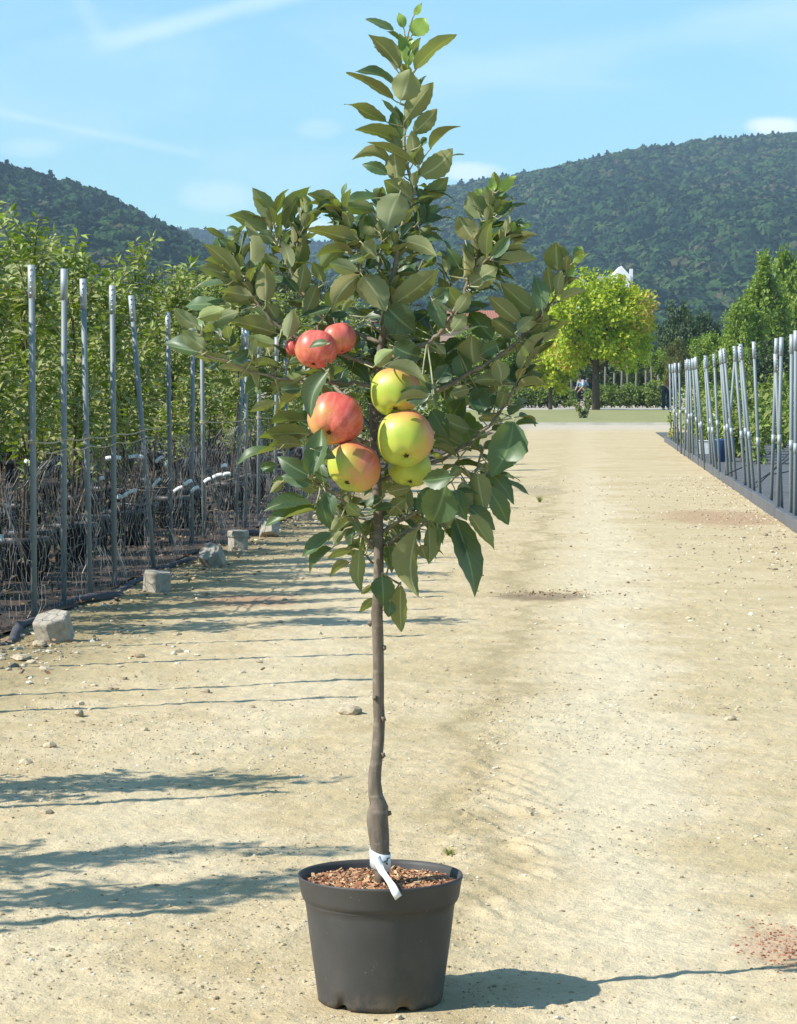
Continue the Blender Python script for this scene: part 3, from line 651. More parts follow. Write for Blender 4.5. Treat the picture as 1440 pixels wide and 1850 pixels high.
# dry stems and canes between the pots
cane_m = tint_mat('dry_canes', [(0, (0.03, 0.024, 0.018)), (0.6, (0.08, 0.06, 0.045)), (1, (0.24, 0.19, 0.14))], 0.9)
a, b = [], []
for _ in range(750):
    y = rng.uniform(11.5, 26); x = lx(y)-rng.uniform(0.25, 2.6); z0 = rng.uniform(0.0, 0.4); L = rng.uniform(0.15, 0.55); d = np.array([rng.normal(0, .25), rng.normal(0, .25), 1.0]); d /= np.linalg.norm(d)
    if rng.uniform() < 0.25: d = np.array([rng.normal(0, 1), rng.normal(0, 1), rng.normal(0, .25)]); d /= np.linalg.norm(d)
    p0 = np.array([x, y, 0.02+z0]); a.append(p0); b.append(p0+d*L)
v, f = prisms(np.array(a), np.array(b), 0.004); tag(np_mesh('dry_stems', v, [f], cane_m, smooth=False, tint=np.repeat(rng.uniform(0, 1, len(a)), 6)), 'tangle of dry stems and canes between the pots of the left bed', 'dry stems', kind='stuff')

# ================================================================== RIGHT BED
shrub_leaf = leaf_mat('shrub_leaf', (0.10, 0.17, 0.03), (0.20, 0.26, 0.09), 0.4, 0.3, veins=False)
def bush_mesh(seed, rx_, rz, n, ls, mat, name='foliage', parent=None, zc=None, shell=0.35, young=0.1, dense=None, tintfn=None):
    r = np.random.default_rng(seed); zc = rz if zc is None else zc
    k = max(6, n//22); cd = unit(r.normal(0, 1, (k, 3))); cr = r.uniform(shell, 1.0, k)**0.6; cc = cd*cr[:, None]*np.array([rx_, rx_, rz])*0.88
    ci = r.integers(0, k, n); P = cc[ci]+r.normal(0, 1, (n, 3))*np.array([rx_, rx_, rz])*0.13
    Ax = unit(P/np.array([rx_, rx_, rz]))*0.8+r.normal(0, .6, (n, 3)); Nr = unit(P)*0.6+np.array([0, 0, .7])+r.normal(0, .4, (n, 3))
    L = r.uniform(.7, 1.3, n)*ls; P2 = P+np.array([0, 0, zc])
    V, F = leaves_np(P2, Ax, Nr, L, L*0.62, 0.15, 0.15)
    tn = np.clip(r.uniform(0, 1, k)[ci]*0.6+r.uniform(0, .4, n), 0, 1) if tintfn is None else tintfn(P, cc[ci], r)
    return np_mesh(name, V, [F], mat, parent, smooth=False, tint=np.repeat(tn, 5), extra={'young': np.repeat((r.uniform(0, 1, n) < young)*0.7, 5)})
def bush(name, seed, rx_, rz, n, ls, mat, stem=True):
    root = bpy.data.objects.new(name, None); C.objects.link(root)
    bush_mesh(seed, rx_, rz, n, ls, mat, 'foliage', root, zc=rz*0.95+0.12*rz)
    s = MB()
    for q in range(4): s.tube([(0.02*q-0.03, 0, 0), (0.3*rx_*math.cos(q*1.7), .3*rx_*math.sin(q*1.7), rz*0.9)], [0.012, 0.006], 5)
    s.build('stems', twig_m, root); return root
rb = [bush('potted_shrub', 300+i, 0.34, 0.40+0.04*i, 520, 0.075, shrub_leaf) for i in range(3)]
ri = 0; rused = set()
rowname = ['front', 'second', 'third', 'rear']
for row, (off, ys_) in enumerate(((0.75, 36.5), (1.9, 30), (3.0, 24), (4.2, 27))):
    n_in = 0
    for y in np.arange(ys_, 54, 1.55):
        x = rx(y)+off+random.uniform(-.1, .1)
        if (x/y*F_PX+720) > 1500: continue
        k = ri % 3; sc = random.uniform(1.0, 1.4); n_in += 1
        lab = 'green potted shrub in the %s row of the right bed, %s from the near end' % (rowname[row], nth(n_in))
        if k not in rused: rused.add(k); o = rb[k]; o.location = (x, y, 0.014); o.scale = (sc,)*3
        else: o = copy_tree(rb[k], (x, y, 0.014), random.uniform(0, 6), sc)
        tag(o, lab, 'shrub', 'potted shrubs of the right bed'); ri += 1
wd = bush('flowering_weed', 350, 0.24, 0.33, 150, 0.07, leaf_mat('weed_leaf', (0.20, 0.26, 0.05), (0.45, 0.45, 0.20), 0.4, 0.3, veins=False)); wd.location = (rx(45.5)-0.02, 45.5, 0.05)
tag(wd, 'leggy yellow-green weed growing through the far end of the right poles', 'weed')
rd_ = MB(); cable_m = simple('dark_cable', (0.06, 0.065, 0.07), 0.6)
for (p, q) in (((1365, 872), (1446, 812)), ((1310, 858), (1398, 815)), ((1385, 858), (1450, 845)), ((1366, 880), (1450, 792))):
    c = MB(); P0, P1 = A(p[0], p[1], 26.5), A(q[0], q[1], 26.5+1.2); P0.z = max(P0.z, 0.03); c.tube([P0, P0.lerp(P1, .5)-Vector((0, 0, .01)), P1], 0.007, 5)
    o = c.build('guy_wire', cable_m); tag(o, 'dark guy wire slanting up behind the near right poles', 'wire', 'guy wires in the right bed')
# white box and blue container low behind the poles
cb = MB(); cb.box((0, 0, 0.10), (0.30, 0.22, 0.20)); cb.box((0, 0, 0.207), (0.32, 0.24, 0.014)); o = cb.build('plastic_crate', simple('white_crate', (0.8, 0.82, 0.84), 0.5), smooth=False, bevel=0.01)
p = G(1278, 822); o.location = (p.x, p.y, 0.014); tag(o, 'small white crate on the ground fabric behind the right poles', 'crate')
cb = MB(); cb.lathe([(0, 0), (0.15, 0), (0.18, 0.30), (0.19, 0.32), (0.17, 0.32), (0.14, 0.05), (0, 0.05)], 20); o = cb.build('bucket', simple('blue_plastic', (0.03, 0.09, 0.22), 0.5))
p = G(1305, 836); o.location = (p.x, p.y, 0.014); tag(o, 'dark blue bucket on the ground fabric behind the right poles', 'bucket')
# parasol
pr = thing('parasol', 'white open parasol standing beyond the right bed', 'parasol', (0, 0, 0)); py_ = 150.0
pc = A(1350, 690, py_); pr.location = (pc.x, py_, 0)
ztop = A(1350, 667, py_).z; zed = A(1350, 677, py_).z; c = MB(); c.lathe([(0.02, ztop), (0.40, (ztop+zed)/2+0.03), (0.75, zed), (0.75, zed-0.05), (0.73, zed-0.02), (0.02, ztop-0.03)], 8); c.build('canopy', white_m, pr, smooth=False)
c = MB(); c.tube([(0, 0, 0), (0, 0, ztop)], 0.02, 8); c.build('pole', galv_m, pr)

# ================================================================== FAR NURSERY, PEOPLE, TREES, HOUSES
hedge_m = leaf_mat('hedge_leaf', (0.11, 0.22, 0.035), (0.16, 0.22, 0.07), 0.4, 0.25, veins=False)
hv = [bush('hedge_shrub', 400+i, 0.62, 0.46+0.05*i, 900, 0.12, hedge_m) for i in range(3)]; hu = set(); hi = 0
for px in list(range(930, 1030, 15))+list(range(1072, 1215, 16)):
    k = hi % 3; y = 120+random.uniform(-.3, .3); x = (px-720)/F_PX*y; sc = random.uniform(.9, 1.1); 
    lab = ('bright green clipped shrub beyond the verge, %s from the left' if px < 1040 else 'dark green clipped shrub right of the people, %s along the line') % ordw[hi if px < 1040 else hi-7]
    if k not in hu: hu.add(k); o = hv[k]; o.location = (x, y, 0); o.scale = (sc,)*3
    else: o = copy_tree(hv[k], (x, y, 0), random.uniform(0, 6), sc)
    tag(o, lab, 'shrub', 'clipped shrubs beyond the verge'); hi += 1
for i, px in enumerate(range(700, 925, 22)):
    y = 122; o = copy_tree(hv[i % 3], ((px-720)/F_PX*y, y, 0), random.uniform(0, 6), 1.0)
    tag(o, 'clipped shrub behind the apple crown, %s of the hidden stretch' % ordw[i], 'shrub', 'clipped shrubs beyond the verge')
for i, x in enumerate(np.arange(-5.2, 0.5, 0.5)):  # made-up shrubs, added to cover a strip of sunlit ground behind the saplings
    o = copy_tree(hv[i % 3], (x, 39.5+(i % 2)*0.8, 0), random.uniform(0, 6), 0.95); tag(o, 'added leafy shrub hiding sunlit ground behind the left bed, %s from the left' % ordw[i], 'shrub', 'added shrubs at the far end of the left bed')
sb = bush('verge_bush', 440, 0.30, 0.26, 260, 0.10, leaf_mat('greygreen', (0.10, 0.14, 0.06), (0.18, 0.2, 0.1), 0.6, 0.2, veins=False)); p = G(1048, 757); sb.location = (p.x, p.y, 0.03)
tag(sb, 'lone grey-green little bush on the dry grass verge', 'bush')
# stakes
stake_m = simple('grey_wood', (0.16, 0.145, 0.11), 0.9, 0, scale=10)
for i, (px, h) in enumerate([(938, 1.6), (953, 1.9), (966, 1.5), (978, 1.7), (992, 1.9), (1005, 2.1), (1018, 1.6), (1033, 2.1), (1092, 1.9), (1108, 1.6), (1122, 1.7), (1134, 2.0), (1148, 1.8), (1166, 1.7), (1178, 1.9), (1190, 1.5)]):
    y = 125+(i % 3)*2; c = MB(); c.tube([(0, 0, 0), (random.uniform(-.05, .05), 0, h)], 0.05, 6); c.tube([(0, 0, h), (0, 0, h+0.03)], 0.05, 6); o = c.build('tree_stake', stake_m); o.location = ((px-720)/F_PX*y, y, 0)
    tag(o, 'grey wooden stake above the clipped shrubs, %s from the left' % ordw[i], 'stake', 'wooden stakes beyond the verge')
# people stooping among the plants
skin_m = simple('skin', (0.52, 0.32, 0.22), 0.6, var=0.1); hair_m = simple('dark_hair', (0.06, 0.04, 0.03), 0.7); trous_m = simple('dark_trousers', (0.04, 0.05, 0.08), 0.9)
def skin_body(name, pts, edges, rad, mat, parent):
    me = bpy.data.meshes.new(name); me.from_pydata(pts, edges, []); o = bpy.data.objects.new(name, me); C.objects.link(o); o.parent = parent
    md = o.modifiers.new('skin', 'SKIN'); sv = me.skin_vertices[0] if len(me.skin_vertices) else None
    if sv is None:
        bpy.context.view_layer.objects.active = o; sv = me.skin_vertices[0]
    for i, r_ in enumerate(rad): sv.data[i].radius = (r_, r_)
    sv.data[0].use_root = True
    ss_ = o.modifiers.new('sub', 'SUBSURF'); ss_.levels = 1; ss_.render_levels = 1; me.materials.append(mat)
    return o
def person(px, y, bend, shirt, label, rz, hs=1.0):
    root = thing('person', label, 'person', ((px-720)/F_PX*y, y, 0), rz=rz); cb_, sb_ = math.cos(bend), math.sin(bend)
    def T(u, s=0.0): return (s, -sb_*u, 0.93*hs+cb_*u)
    sh = T(0.46); 
    pts = [(0, 0, 0.93*hs), (0.09, 0, 0.88*hs), (0.11, -0.03, 0.48*hs), (0.12, 0.02, 0.07), (0.12, -0.12, 0.04), (-0.09, 0, 0.88*hs), (-0.11, 0.03, 0.48*hs), (-0.12, 0.06, 0.07), (-0.12, -0.08, 0.04),
           T(0.25), T(0.46), T(0.54), T(0.60), T(0.72), T(0.45, 0.18), (0.22, sh[1]-0.05, sh[2]-0.27), (0.16, sh[1]-0.22, sh[2]-0.45), (0.14, sh[1]-0.27, sh[2]-0.52), T(0.45, -0.18), (-0.22, sh[1]-0.05, sh[2]-0.27), (-0.16, sh[1]-0.22, sh[2]-0.45), (-0.14, sh[1]-0.27, sh[2]-0.52)]
    ed = [(0, 1), (1, 2), (2, 3), (3, 4), (0, 5), (5, 6), (6, 7), (7, 8), (0, 9), (9, 10), (10, 11), (11, 12), (12, 13), (10, 14), (14, 15), (15, 16), (16, 17), (10, 18), (18, 19), (19, 20), (20, 21)]
    rad = [0.13, 0.09, 0.06, 0.045, 0.04, 0.09, 0.06, 0.045, 0.04, 0.13, 0.13, 0.055, 0.09, 0.085, 0.06, 0.042, 0.032, 0.035, 0.06, 0.042, 0.032, 0.035]
    skin_body('body', pts, ed, rad, skin_m, root)
    skin_body('shirt', [pts[0], pts[9], pts[10], pts[14], pts[15], pts[18], pts[19]], [(0, 1), (1, 2), (2, 3), (3, 4), (2, 5), (5, 6)], [0.15, 0.155, 0.15, 0.08, 0.06, 0.08, 0.06], shirt, root)
    skin_body('trousers', [pts[0]]+pts[1:4]+pts[5:8], [(0, 1), (1, 2), (2, 3), (0, 4), (4, 5), (5, 6)], [0.15, 0.11, 0.08, 0.065, 0.11, 0.08, 0.065], trous_m, root)
    h = MB(); v_, f_ = IV2*0.105, IF2; c = Vector(T(0.69)); h.add([(x+c.x, y_+c.y+0.015, z+c.z+0.02) for x, y_, z in v_], [tuple(q) for q in f_]); h.build('hair', hair_m, root)
person(1043, 121.5, R(62), simple('turquoise_shirt', (0.04, 0.42, 0.36), 0.8, var=0.1), 'person stooping in a turquoise shirt behind the clipped shrubs', R(50))
person(1061, 121.0, R(50), simple('blue_shirt', (0.10, 0.14, 0.36), 0.8, c2=(0.55, 0.58, 0.66), scale=3), 'person bending in a blue top beside the yellow tree trunk', R(-60))
person(1203, 110.0, R(48), simple('rust_shirt', (0.42, 0.12, 0.06), 0.8, var=0.1), 'person in a rust-red top half hidden by the farthest right poles', R(30))

# ---- trees of the middle distance
def tree(name, seed, h, rw, trunk_h, mat, nleaf, ls, tr=0.12, tintfn=None, shape='round', young=0.05):
    root = bpy.data.objects.new(name, None); C.objects.link(root); rd = random.Random(seed)
    rz = (h-trunk_h)/2; s = MB()
    s.tube([(0, 0, -0.1), (0.05*tr, 0, trunk_h*0.6), (0, 0.1*tr, trunk_h+rz*0.5), (0, 0, h*0.9)], [tr*1.15, tr, tr*0.7, tr*0.15], 8, wob=0.06)
    s.build('trunk', bark_m, root)
    l = MB()
    for q in range(9):
        a = q*2.4; z = trunk_h*0.9+rz*0.13*q; l.tube([(0, 0, z), (rw*0.4*math.cos(a), rw*0.4*math.sin(a), z+rz*0.4), (rw*0.8*math.cos(a), rw*0.8*math.sin(a), z+rz*0.7)], [tr*0.45, tr*0.3, tr*0.08], 5)
    l.build('limbs', bark_m, root)
    r = np.random.default_rng(seed); n = nleaf; k = max(14, n//45)
    cd = unit(r.normal(0, 1, (k, 3))); cr = r.uniform(0.25, 1.0, k)**0.45; cc = cd*cr[:, None]
    if shape == 'cone':
        hz = (cc[:, 2]+1)/2; cc[:, :2] *= (1.12-hz**1.1)[:, None]*1.05
    cc = cc*(1+0.12*np.sin(cd[:, 0:1]*5+seed)+0.10*np.cos(cd[:, 2:3]*7+seed))
    ci = r.integers(0, k, n); U_ = cc[ci]+unit(r.normal(0, 1, (n, 3)))*(r.uniform(0, 1, (n, 1))**0.5)*0.19
    P = U_*np.array([rw, rw, rz]); Ax = unit(U_)*0.5+r.normal(0, .7, (n, 3)); Nr = unit(U_)*0.8+np.array([0, 0, .6])+r.normal(0, .45, (n, 3))
    L = r.uniform(.6, 1.3, n)*ls; V, F = leaves_np(P+np.array([0, 0, trunk_h+rz]), Ax, Nr, L, L*0.8, 0.15, 0.12)
    tn = np.clip(r.uniform(0, 1, k)[ci]*0.7+r.uniform(0, .3, n), 0, 1) if tintfn is None else tintfn(U_, r)
    np_mesh('crown', V, [F], mat, root, smooth=False, tint=np.repeat(tn, 5), extra={'young': np.repeat((r.uniform(0, 1, n) < young)*0.6, 5)})
    return root
def crown_mat(name, stops, trans=0.3, rough=0.5): return tint_mat(name, stops, rough, trans=trans, spec=0.4)
yel_m = crown_mat('yellowing_leaves', [(0, (0.19, 0.29, 0.02)), (0.45, (0.41, 0.46, 0.035)), (0.8, (0.52, 0.50, 0.06)), (1, (0.46, 0.22, 0.08))], 0.35)
def ytint(U_, r): 
    t_ = r.uniform(0.0, 0.72, len(U_)); k = (U_[:, 0] > 0.74+r.normal(0, .14, len(U_))) & (U_[:, 2] > -0.3) & (r.uniform(0, 1, len(U_)) < .75); t_ = np.where(k, r.uniform(0.8, 1.0, len(U_)), t_)
    k2 = (U_[:, 2] < -0.45) & (U_[:, 0] < -0.25); return np.where(k2 & (r.uniform(0, 1, len(U_)) < 0.15), 0.95, t_)
yt = tree('maple_tree', 501, 5.65, 2.25, 1.75, yel_m, 15000, 0.17, 0.15, ytint); p = G(1070, 742); yt.location = (8.05, 108.5, 0); yt.rotation_euler = (0, 0, 0)
tag(yt, 'round bright yellow-green tree beyond the verge, orange on its right side', 'tree')
yt2 = tree('maple_tree', 502, 2.9, 1.35, 0.9, yel_m, 4500, 0.16, 0.08, lambda U_, r: r.uniform(0.1, 0.9, len(U_))**1.3); yt2.location = (6.4, 112, 0)
tag(yt2, 'smaller tree with orange-tinged yellow leaves left under the big round crown', 'tree')
grn_m = crown_mat('mid_green_leaves', [(0, (0.11, 0.18, 0.024)), (0.6, (0.21, 0.29, 0.038)), (1, (0.31, 0.37, 0.055))])
drk_m = crown_mat('dark_green_leaves', [(0, (0.035, 0.06, 0.018)), (0.6, (0.06, 0.10, 0.025)), (1, (0.10, 0.13, 0.035))], 0.15)
olv_m = crown_mat('olive_leaves', [(0, (0.07, 0.085, 0.02)), (0.6, (0.13, 0.14, 0.035)), (1, (0.19, 0.18, 0.05))])
protos = {'g': tree('broadleaf_tree', 511, 7.0, 2.4, 1.2, grn_m, 9000, 0.24), 'd': tree('dark_tree', 512, 6.0, 2.2, 0.6, drk_m, 8000, 0.24), 'o': tree('olive_tree', 513, 6.0, 2.3, 1.0, olv_m, 8000, 0.24), 'c': tree('conical_tree', 514, 8.0, 2.0, 0.5, grn_m, 10000, 0.22, shape='cone')}
ph = {'g': (7.0, 2.4), 'd': (6.0, 2.2), 'o': (6.0, 2.3), 'c': (8.0, 2.0)}; pu = set()
def put(kind, px, ytop, wpx, y, label):
    ztop = A(720, ytop, y).z; H0, W0 = ph[kind]; s = ztop/H0; sw = (wpx/2/F_PX*y)/W0
    loc = ((px-720)/F_PX*y, y, 0)
    if kind not in pu: pu.add(kind); o = protos[kind]; o.location = loc; o.rotation_euler = (0, 0, 1.0)
    else: o = copy_tree(protos[kind], loc, random.uniform(0, 6))
    o.scale = (sw, sw, s); tag(o, label, 'tree'); return o
put('c', 1378, 462, 120, 140, 'tall pointed light green tree behind the right poles')
put('g', 1446, 452, 110, 150, 'tall green tree cut by the right picture edge')
put('g', 1345, 545, 90, 132, 'bushy green tree in front of the tall pointed one')
put('d', 1228, 545, 70, 160, 'dark domed tree between the yellow tree and the right poles')
put('d', 1266, 562, 78, 166, 'dark brownish broad tree right of the dark domed one')
put('d', 1212, 590, 60, 150, 'low dark drooping tree just above the farthest poles')
put('g', 1186, 632, 60, 135, 'small green tree close to the right of the yellow tree')
put('o', 1222, 612, 44, 128, 'small olive tree just behind the farthest poles')
put('g', 1290, 598, 90, 142, 'round green tree rising behind the middle of the right poles')
put('d', 1330, 610, 100, 150, 'dark round tree low behind the right poles')
put('d', 1400, 610, 90, 128, 'dark low tree behind the nearest right poles')
put('g', 1148, 600, 60, 150, 'green tree peeping out low right of the yellow crown')
put('d', 1105, 590, 100, 155, 'dark tree standing behind the yellow crown')
put('d', 1020, 585, 80, 150, 'dark tree left behind the yellow crown')
put('d', 965, 600, 90, 145, 'dark tree seen between the apple crown and the yellow tree')
for i, (px, yt_, k) in enumerate([(1085, 648, 'd'), (1125, 655, 'g'), (1160, 650, 'd'), (1040, 652, 'd'), (1000, 655, 'g'), (1190, 655, 'g'), (960, 655, 'd')]): put(k, px, yt_, 62, 133+(i % 3), 'low bushy tree under the round yellow-green crown, %s of seven' % ordw[i])
for i, (px, yt_) in enumerate([(1085, 560), (1130, 545), (1060, 590)]): put('g', px, yt_, 110, 240+12*i, 'tree in front of the white house, %s from the camera' % ordw[i])
put('g', 915, 612, 80, 140, 'green tree touching the right side of the apple crown')
for i, px in enumerate(range(860, 560, -52)): put('gdo'[i % 3], px, 590+((i*37) % 40), 90, 150+i*3, 'tree behind the apple crown, %s toward the left' % ordw[i])
for i, (px, yt_, k) in enumerate([(380, 478, 'o'), (432, 470, 'g'), (335, 505, 'o'), (300, 520, 'd'), (500, 480, 'o'), (560, 500, 'd')]):
    put(k, px, yt_, 110, 150+8*i, 'tree rising over the left saplings, %s from the middle one outward' % ordw[i])
for i in range(9): put('dgo'[i % 3], 250-i*75, 590-(i % 3)*12, 120, 160+5*i, 'tree far behind the left bed, %s toward the left edge' % ordw[i])
for i in range(7): put('dg'[i % 2], 1480+i*85, 560-(i % 3)*20, 120, 150+6*i, 'tree beyond the right picture edge, %s outward' % ordw[i])

# ---- houses
plaster_m = simple('white_plaster', (0.80, 0.80, 0.80), 0.8, 0, scale=1, var=0.08); pink_m = simple('pink_plaster', (0.55, 0.36, 0.28), 0.85, 0, scale=1, var=0.1)
slate_m = simple('slate', (0.24, 0.26, 0.29), 0.6, 0, scale=2); glass_m = simple('window_glass', (0.05, 0.06, 0.08), 0.15)
def tile_mat():
    m, t, out = new_mat('red_tiles'); co = nd(t, 'ShaderNodeTexCoord').outputs['Object']
    wv = nd(t, 'ShaderNodeTexWave', {'Vector': co, 'Scale': 1.6, 'Distortion': 0.3}, bands_direction='X').outputs['Fac']
    b = nd(t, 'ShaderNodeBsdfPrincipled', {'Base Color': mixc(t, wv, (0.40, 0.17, 0.10), (0.27, 0.10, 0.06)), 'Roughness': 0.85}); t.links.new(b.outputs[0], out.inputs[0]); return m
tiles_m = tile_mat()
def gable_roof(w_, d_, z0, z1, over=0.35, th=0.15):
    b = MB(); w2, d2 = w_/2+over, d_/2+over
    vs = [(-w2, -d2, z0), (w2, -d2, z0), (w2, 0, z1), (-w2, 0, z1), (-w2, d2, z0), (w2, d2, z0)]; vt = [(x, y, z+th) for x, y, z in vs]
    b.add(vs+vt, [(0, 3, 2, 1), (3, 4, 5, 2), (6, 7, 8, 9), (9, 8, 11, 10), (0, 1, 7, 6), (1, 2, 8, 7), (2, 5, 11, 8), (5, 4, 10, 11), (4, 3, 9, 10), (3, 0, 6, 9)]); return b
def house(name, label, px0, px1, yridge, yeave, y, wall_m, roof_m, depth=9.0, cat='house'):
    x0, x1 = (px0-720)/F_PX*y, (px1-720)/F_PX*y; zr, ze = A(720, yridge, y+depth/2).z-0.15, A(720, yeave, y).z; w_ = x1-x0
    root = thing(name, label, cat, ((x0+x1)/2, y+depth/2, 0)); b = MB(); w2, d2 = w_/2, depth/2
    vs = [(-w2, -d2, 0), (w2, -d2, 0), (w2, d2, 0), (-w2, d2, 0), (-w2, -d2, ze), (w2, -d2, ze), (w2, d2, ze), (-w2, d2, ze), (-w2, 0, zr-0.05), (w2, 0, zr-0.05)]
    b.add(vs, [(0, 1, 5, 4), (2, 3, 7, 6), (1, 2, 6, 9, 5), (3, 0, 4, 8, 7)]); b.build('wall', wall_m, root, smooth=False)
    gable_roof(w_, depth, ze, zr).build('roof', roof_m, root, smooth=False)
    nst = max(1, int(ze//2.8)); nwx = max(2, int(w_//2.6))
    for s in range(nst):
        for q in range(nwx):
            xx = -w2+(q+0.5)*w_/nwx; zz = 1.5+s*2.8
            f = MB(); 
            for (dx, dz, sx, sz) in ((0, 0.68, 1.1, 0.1), (0, -0.68, 1.1, 0.1), (-0.5, 0, 0.1, 1.26), (0.5, 0, 0.1, 1.26), (0, 0, 0.06, 1.26)): f.box((xx+dx, -d2-0.04, zz+dz), (sx, 0.08, sz))
            wf = f.build('window', plaster_m, root, smooth=False); g = MB(); g.box((xx, -d2-0.015, zz), (0.9, 0.03, 1.26)); g.build('pane', glass_m, wf, smooth=False)
    return root, zr, ze
wh, zr, ze = house('white_house', 'white house with a pointed dormer showing above the yellow tree', 1052, 1142, 499, 530, 300, plaster_m, slate_m, 10)
xd = (1121-720)/F_PX*300-wh.location.x; zt = A(720, 480, 299).z; b = MB(); hw = 1.0
b.add([(xd-hw, -5.5, ze-0.5), (xd+hw, -5.5, ze-0.5), (xd+hw, 0, ze-0.5), (xd-hw, 0, ze-0.5), (xd-hw, -5.5, zt-1.1), (xd+hw, -5.5, zt-1.1), (xd+hw, 0, zt-1.1), (xd-hw, 0, zt-1.1), (xd, -5.5, zt), (xd, 0, zt)], [(0, 1, 5, 8, 4), (2, 3, 7, 9, 6), (1, 2, 6, 5), (3, 0, 4, 7), (4, 8, 9, 7), (5, 6, 9, 8)])
dm = b.build('dormer', plaster_m, wh, smooth=False); g = MB(); g.box((xd, -5.53, zt-1.5), (0.7, 0.06, 0.8)); g.build('dormer_window', glass_m, dm, smooth=False)
b = MB(); b.box((xd+1.25, -3.5, zt-1.0), (0.35, 0.5, 1.5)); b.build('chimney', plaster_m, wh, smooth=False)
house('tiled_house', 'pink-walled house with a red tiled roof behind the apple crown', 770, 908, 561, 586, 200, pink_m, tiles_m, 9)
house('garden_hut', 'low hut with a rusty red roof under the yellow tree', 1086, 1136, 641, 656, 140, simple('hut_wood', (0.10, 0.07, 0.05), 0.9), tiles_m, 4, 'hut')

# ================================================================== HILLS AND FOREST
def interp(pts, x): return np.interp(x, [p[0] for p in pts], [p[1] for p in pts])
hill_m = simple('hillside', (0.05, 0.07, 0.03), 0.95, 0, scale=0.02)
def hill(name, ridge, Dr, Df, x0, x1, crown_h):
    pr_ = [((px-720)/F_PX, (A(px, py, 1000).z-CAM_H)/1000-crown_h/Dr) for px, py in ridge]
    X = np.linspace((x0-720)/F_PX*Dr, (x1-720)/F_PX*Dr, 110); v = np.linspace(0, 1.5, 46); Yv = Df+(Dr-Df)*v
    prof = np.where(v <= 1, np.sin(np.clip(v, 0, 1)*math.pi/2)**1.05, np.cos(np.clip((v-1)/0.5, 0, 1)*math.pi/2)**0.9)
    XX, YY = np.meshgrid(X, Yv); ZZ = interp(pr_, XX/YY)*YY*prof[:, None]+CAM_H*np.clip(v, 0, 1)[:, None]
    gul = 0.07*np.sin(XX/(Dr*0.018)+2*np.sin(YY/(Dr*0.1)))*np.clip(np.sin(np.clip(v, 0, 1)*math.pi), 0, 1)[:, None]
    ZZ = ZZ*(1-gul)-1.0*(v == 0)[:, None]
    idx = np.arange(XX.size).reshape(XX.shape); f = np.stack([idx[:-1, :-1].ravel(), idx[:-1, 1:].ravel(), idx[1:, 1:].ravel(), idx[1:, :-1].ravel()], 1)
    tag(np_mesh(name, np.stack([XX.ravel(), YY.ravel(), ZZ.ravel()], 1), [f], hill_m), kind='structure')
    return X, Yv, ZZ
def crown_var(seed, kind):
    r = np.random.default_rng(seed); n = 170
    d = unit(r.normal(0, 1, (n, 3))); d[:, 2] = np.abs(d[:, 2])*1.0-0.25; rad = 1+0.16*np.sin(d[:, 0:1]*6+seed)*np.cos(d[:, 1:2]*5+seed)+r.normal(0, .05, (n, 1)); p = d*rad
    if kind: z = (p[:, 2]+0.3)/1.3; p[:, :2] *= (1.0-0.85*np.clip(z, 0, 1))[:, None]; p[:, 2] *= 1.9
    nn = unit(d+r.normal(0, .35, (n, 3))); a = unit(np.cross(nn, r.normal(0, 1, (n, 3)))); b = np.cross(nn, a); s = r.uniform(.12, .25, (n, 1))
    V = np.stack([p-a*s, p-b*s, p+a*s, p+b*s], 1).reshape(-1, 3); core = IV*np.array([.82, .82, .8]); 
    if kind: core = IV*np.array([.5, .5, .9])
    return V, core
CV = [crown_var(600+i, 0) for i in range(5)]+[crown_var(620+i, 1) for i in range(2)]
def forest_mat():
    m, t, out = new_mat('forest_canopy'); a = nd(t, 'ShaderNodeAttribute', attribute_name='tint').outputs['Fac']
    cr = nd(t, 'ShaderNodeValToRGB', {0: a}); e = cr.color_ramp.elements
    st = [(0, (0.010, 0.028, 0.014)), (0.28, (0.020, 0.048, 0.014)), (0.62, (0.040, 0.080, 0.018)), (0.86, (0.065, 0.095, 0.024)), (1.0, (0.075, 0.070, 0.030))]
    while len(e) < len(st): e.new(0.5)
    for el, (p, c) in zip(e, st): el.position = p; el.color = (*c, 1)
    b = nd(t, 'ShaderNodeBsdfPrincipled', {'Base Color': cr.outputs[0], 'Roughness': 0.85, 'Specular IOR Level': 0.15}); t.links.new(b.outputs[0], out.inputs[0]); return m
forest_m = forest_mat()
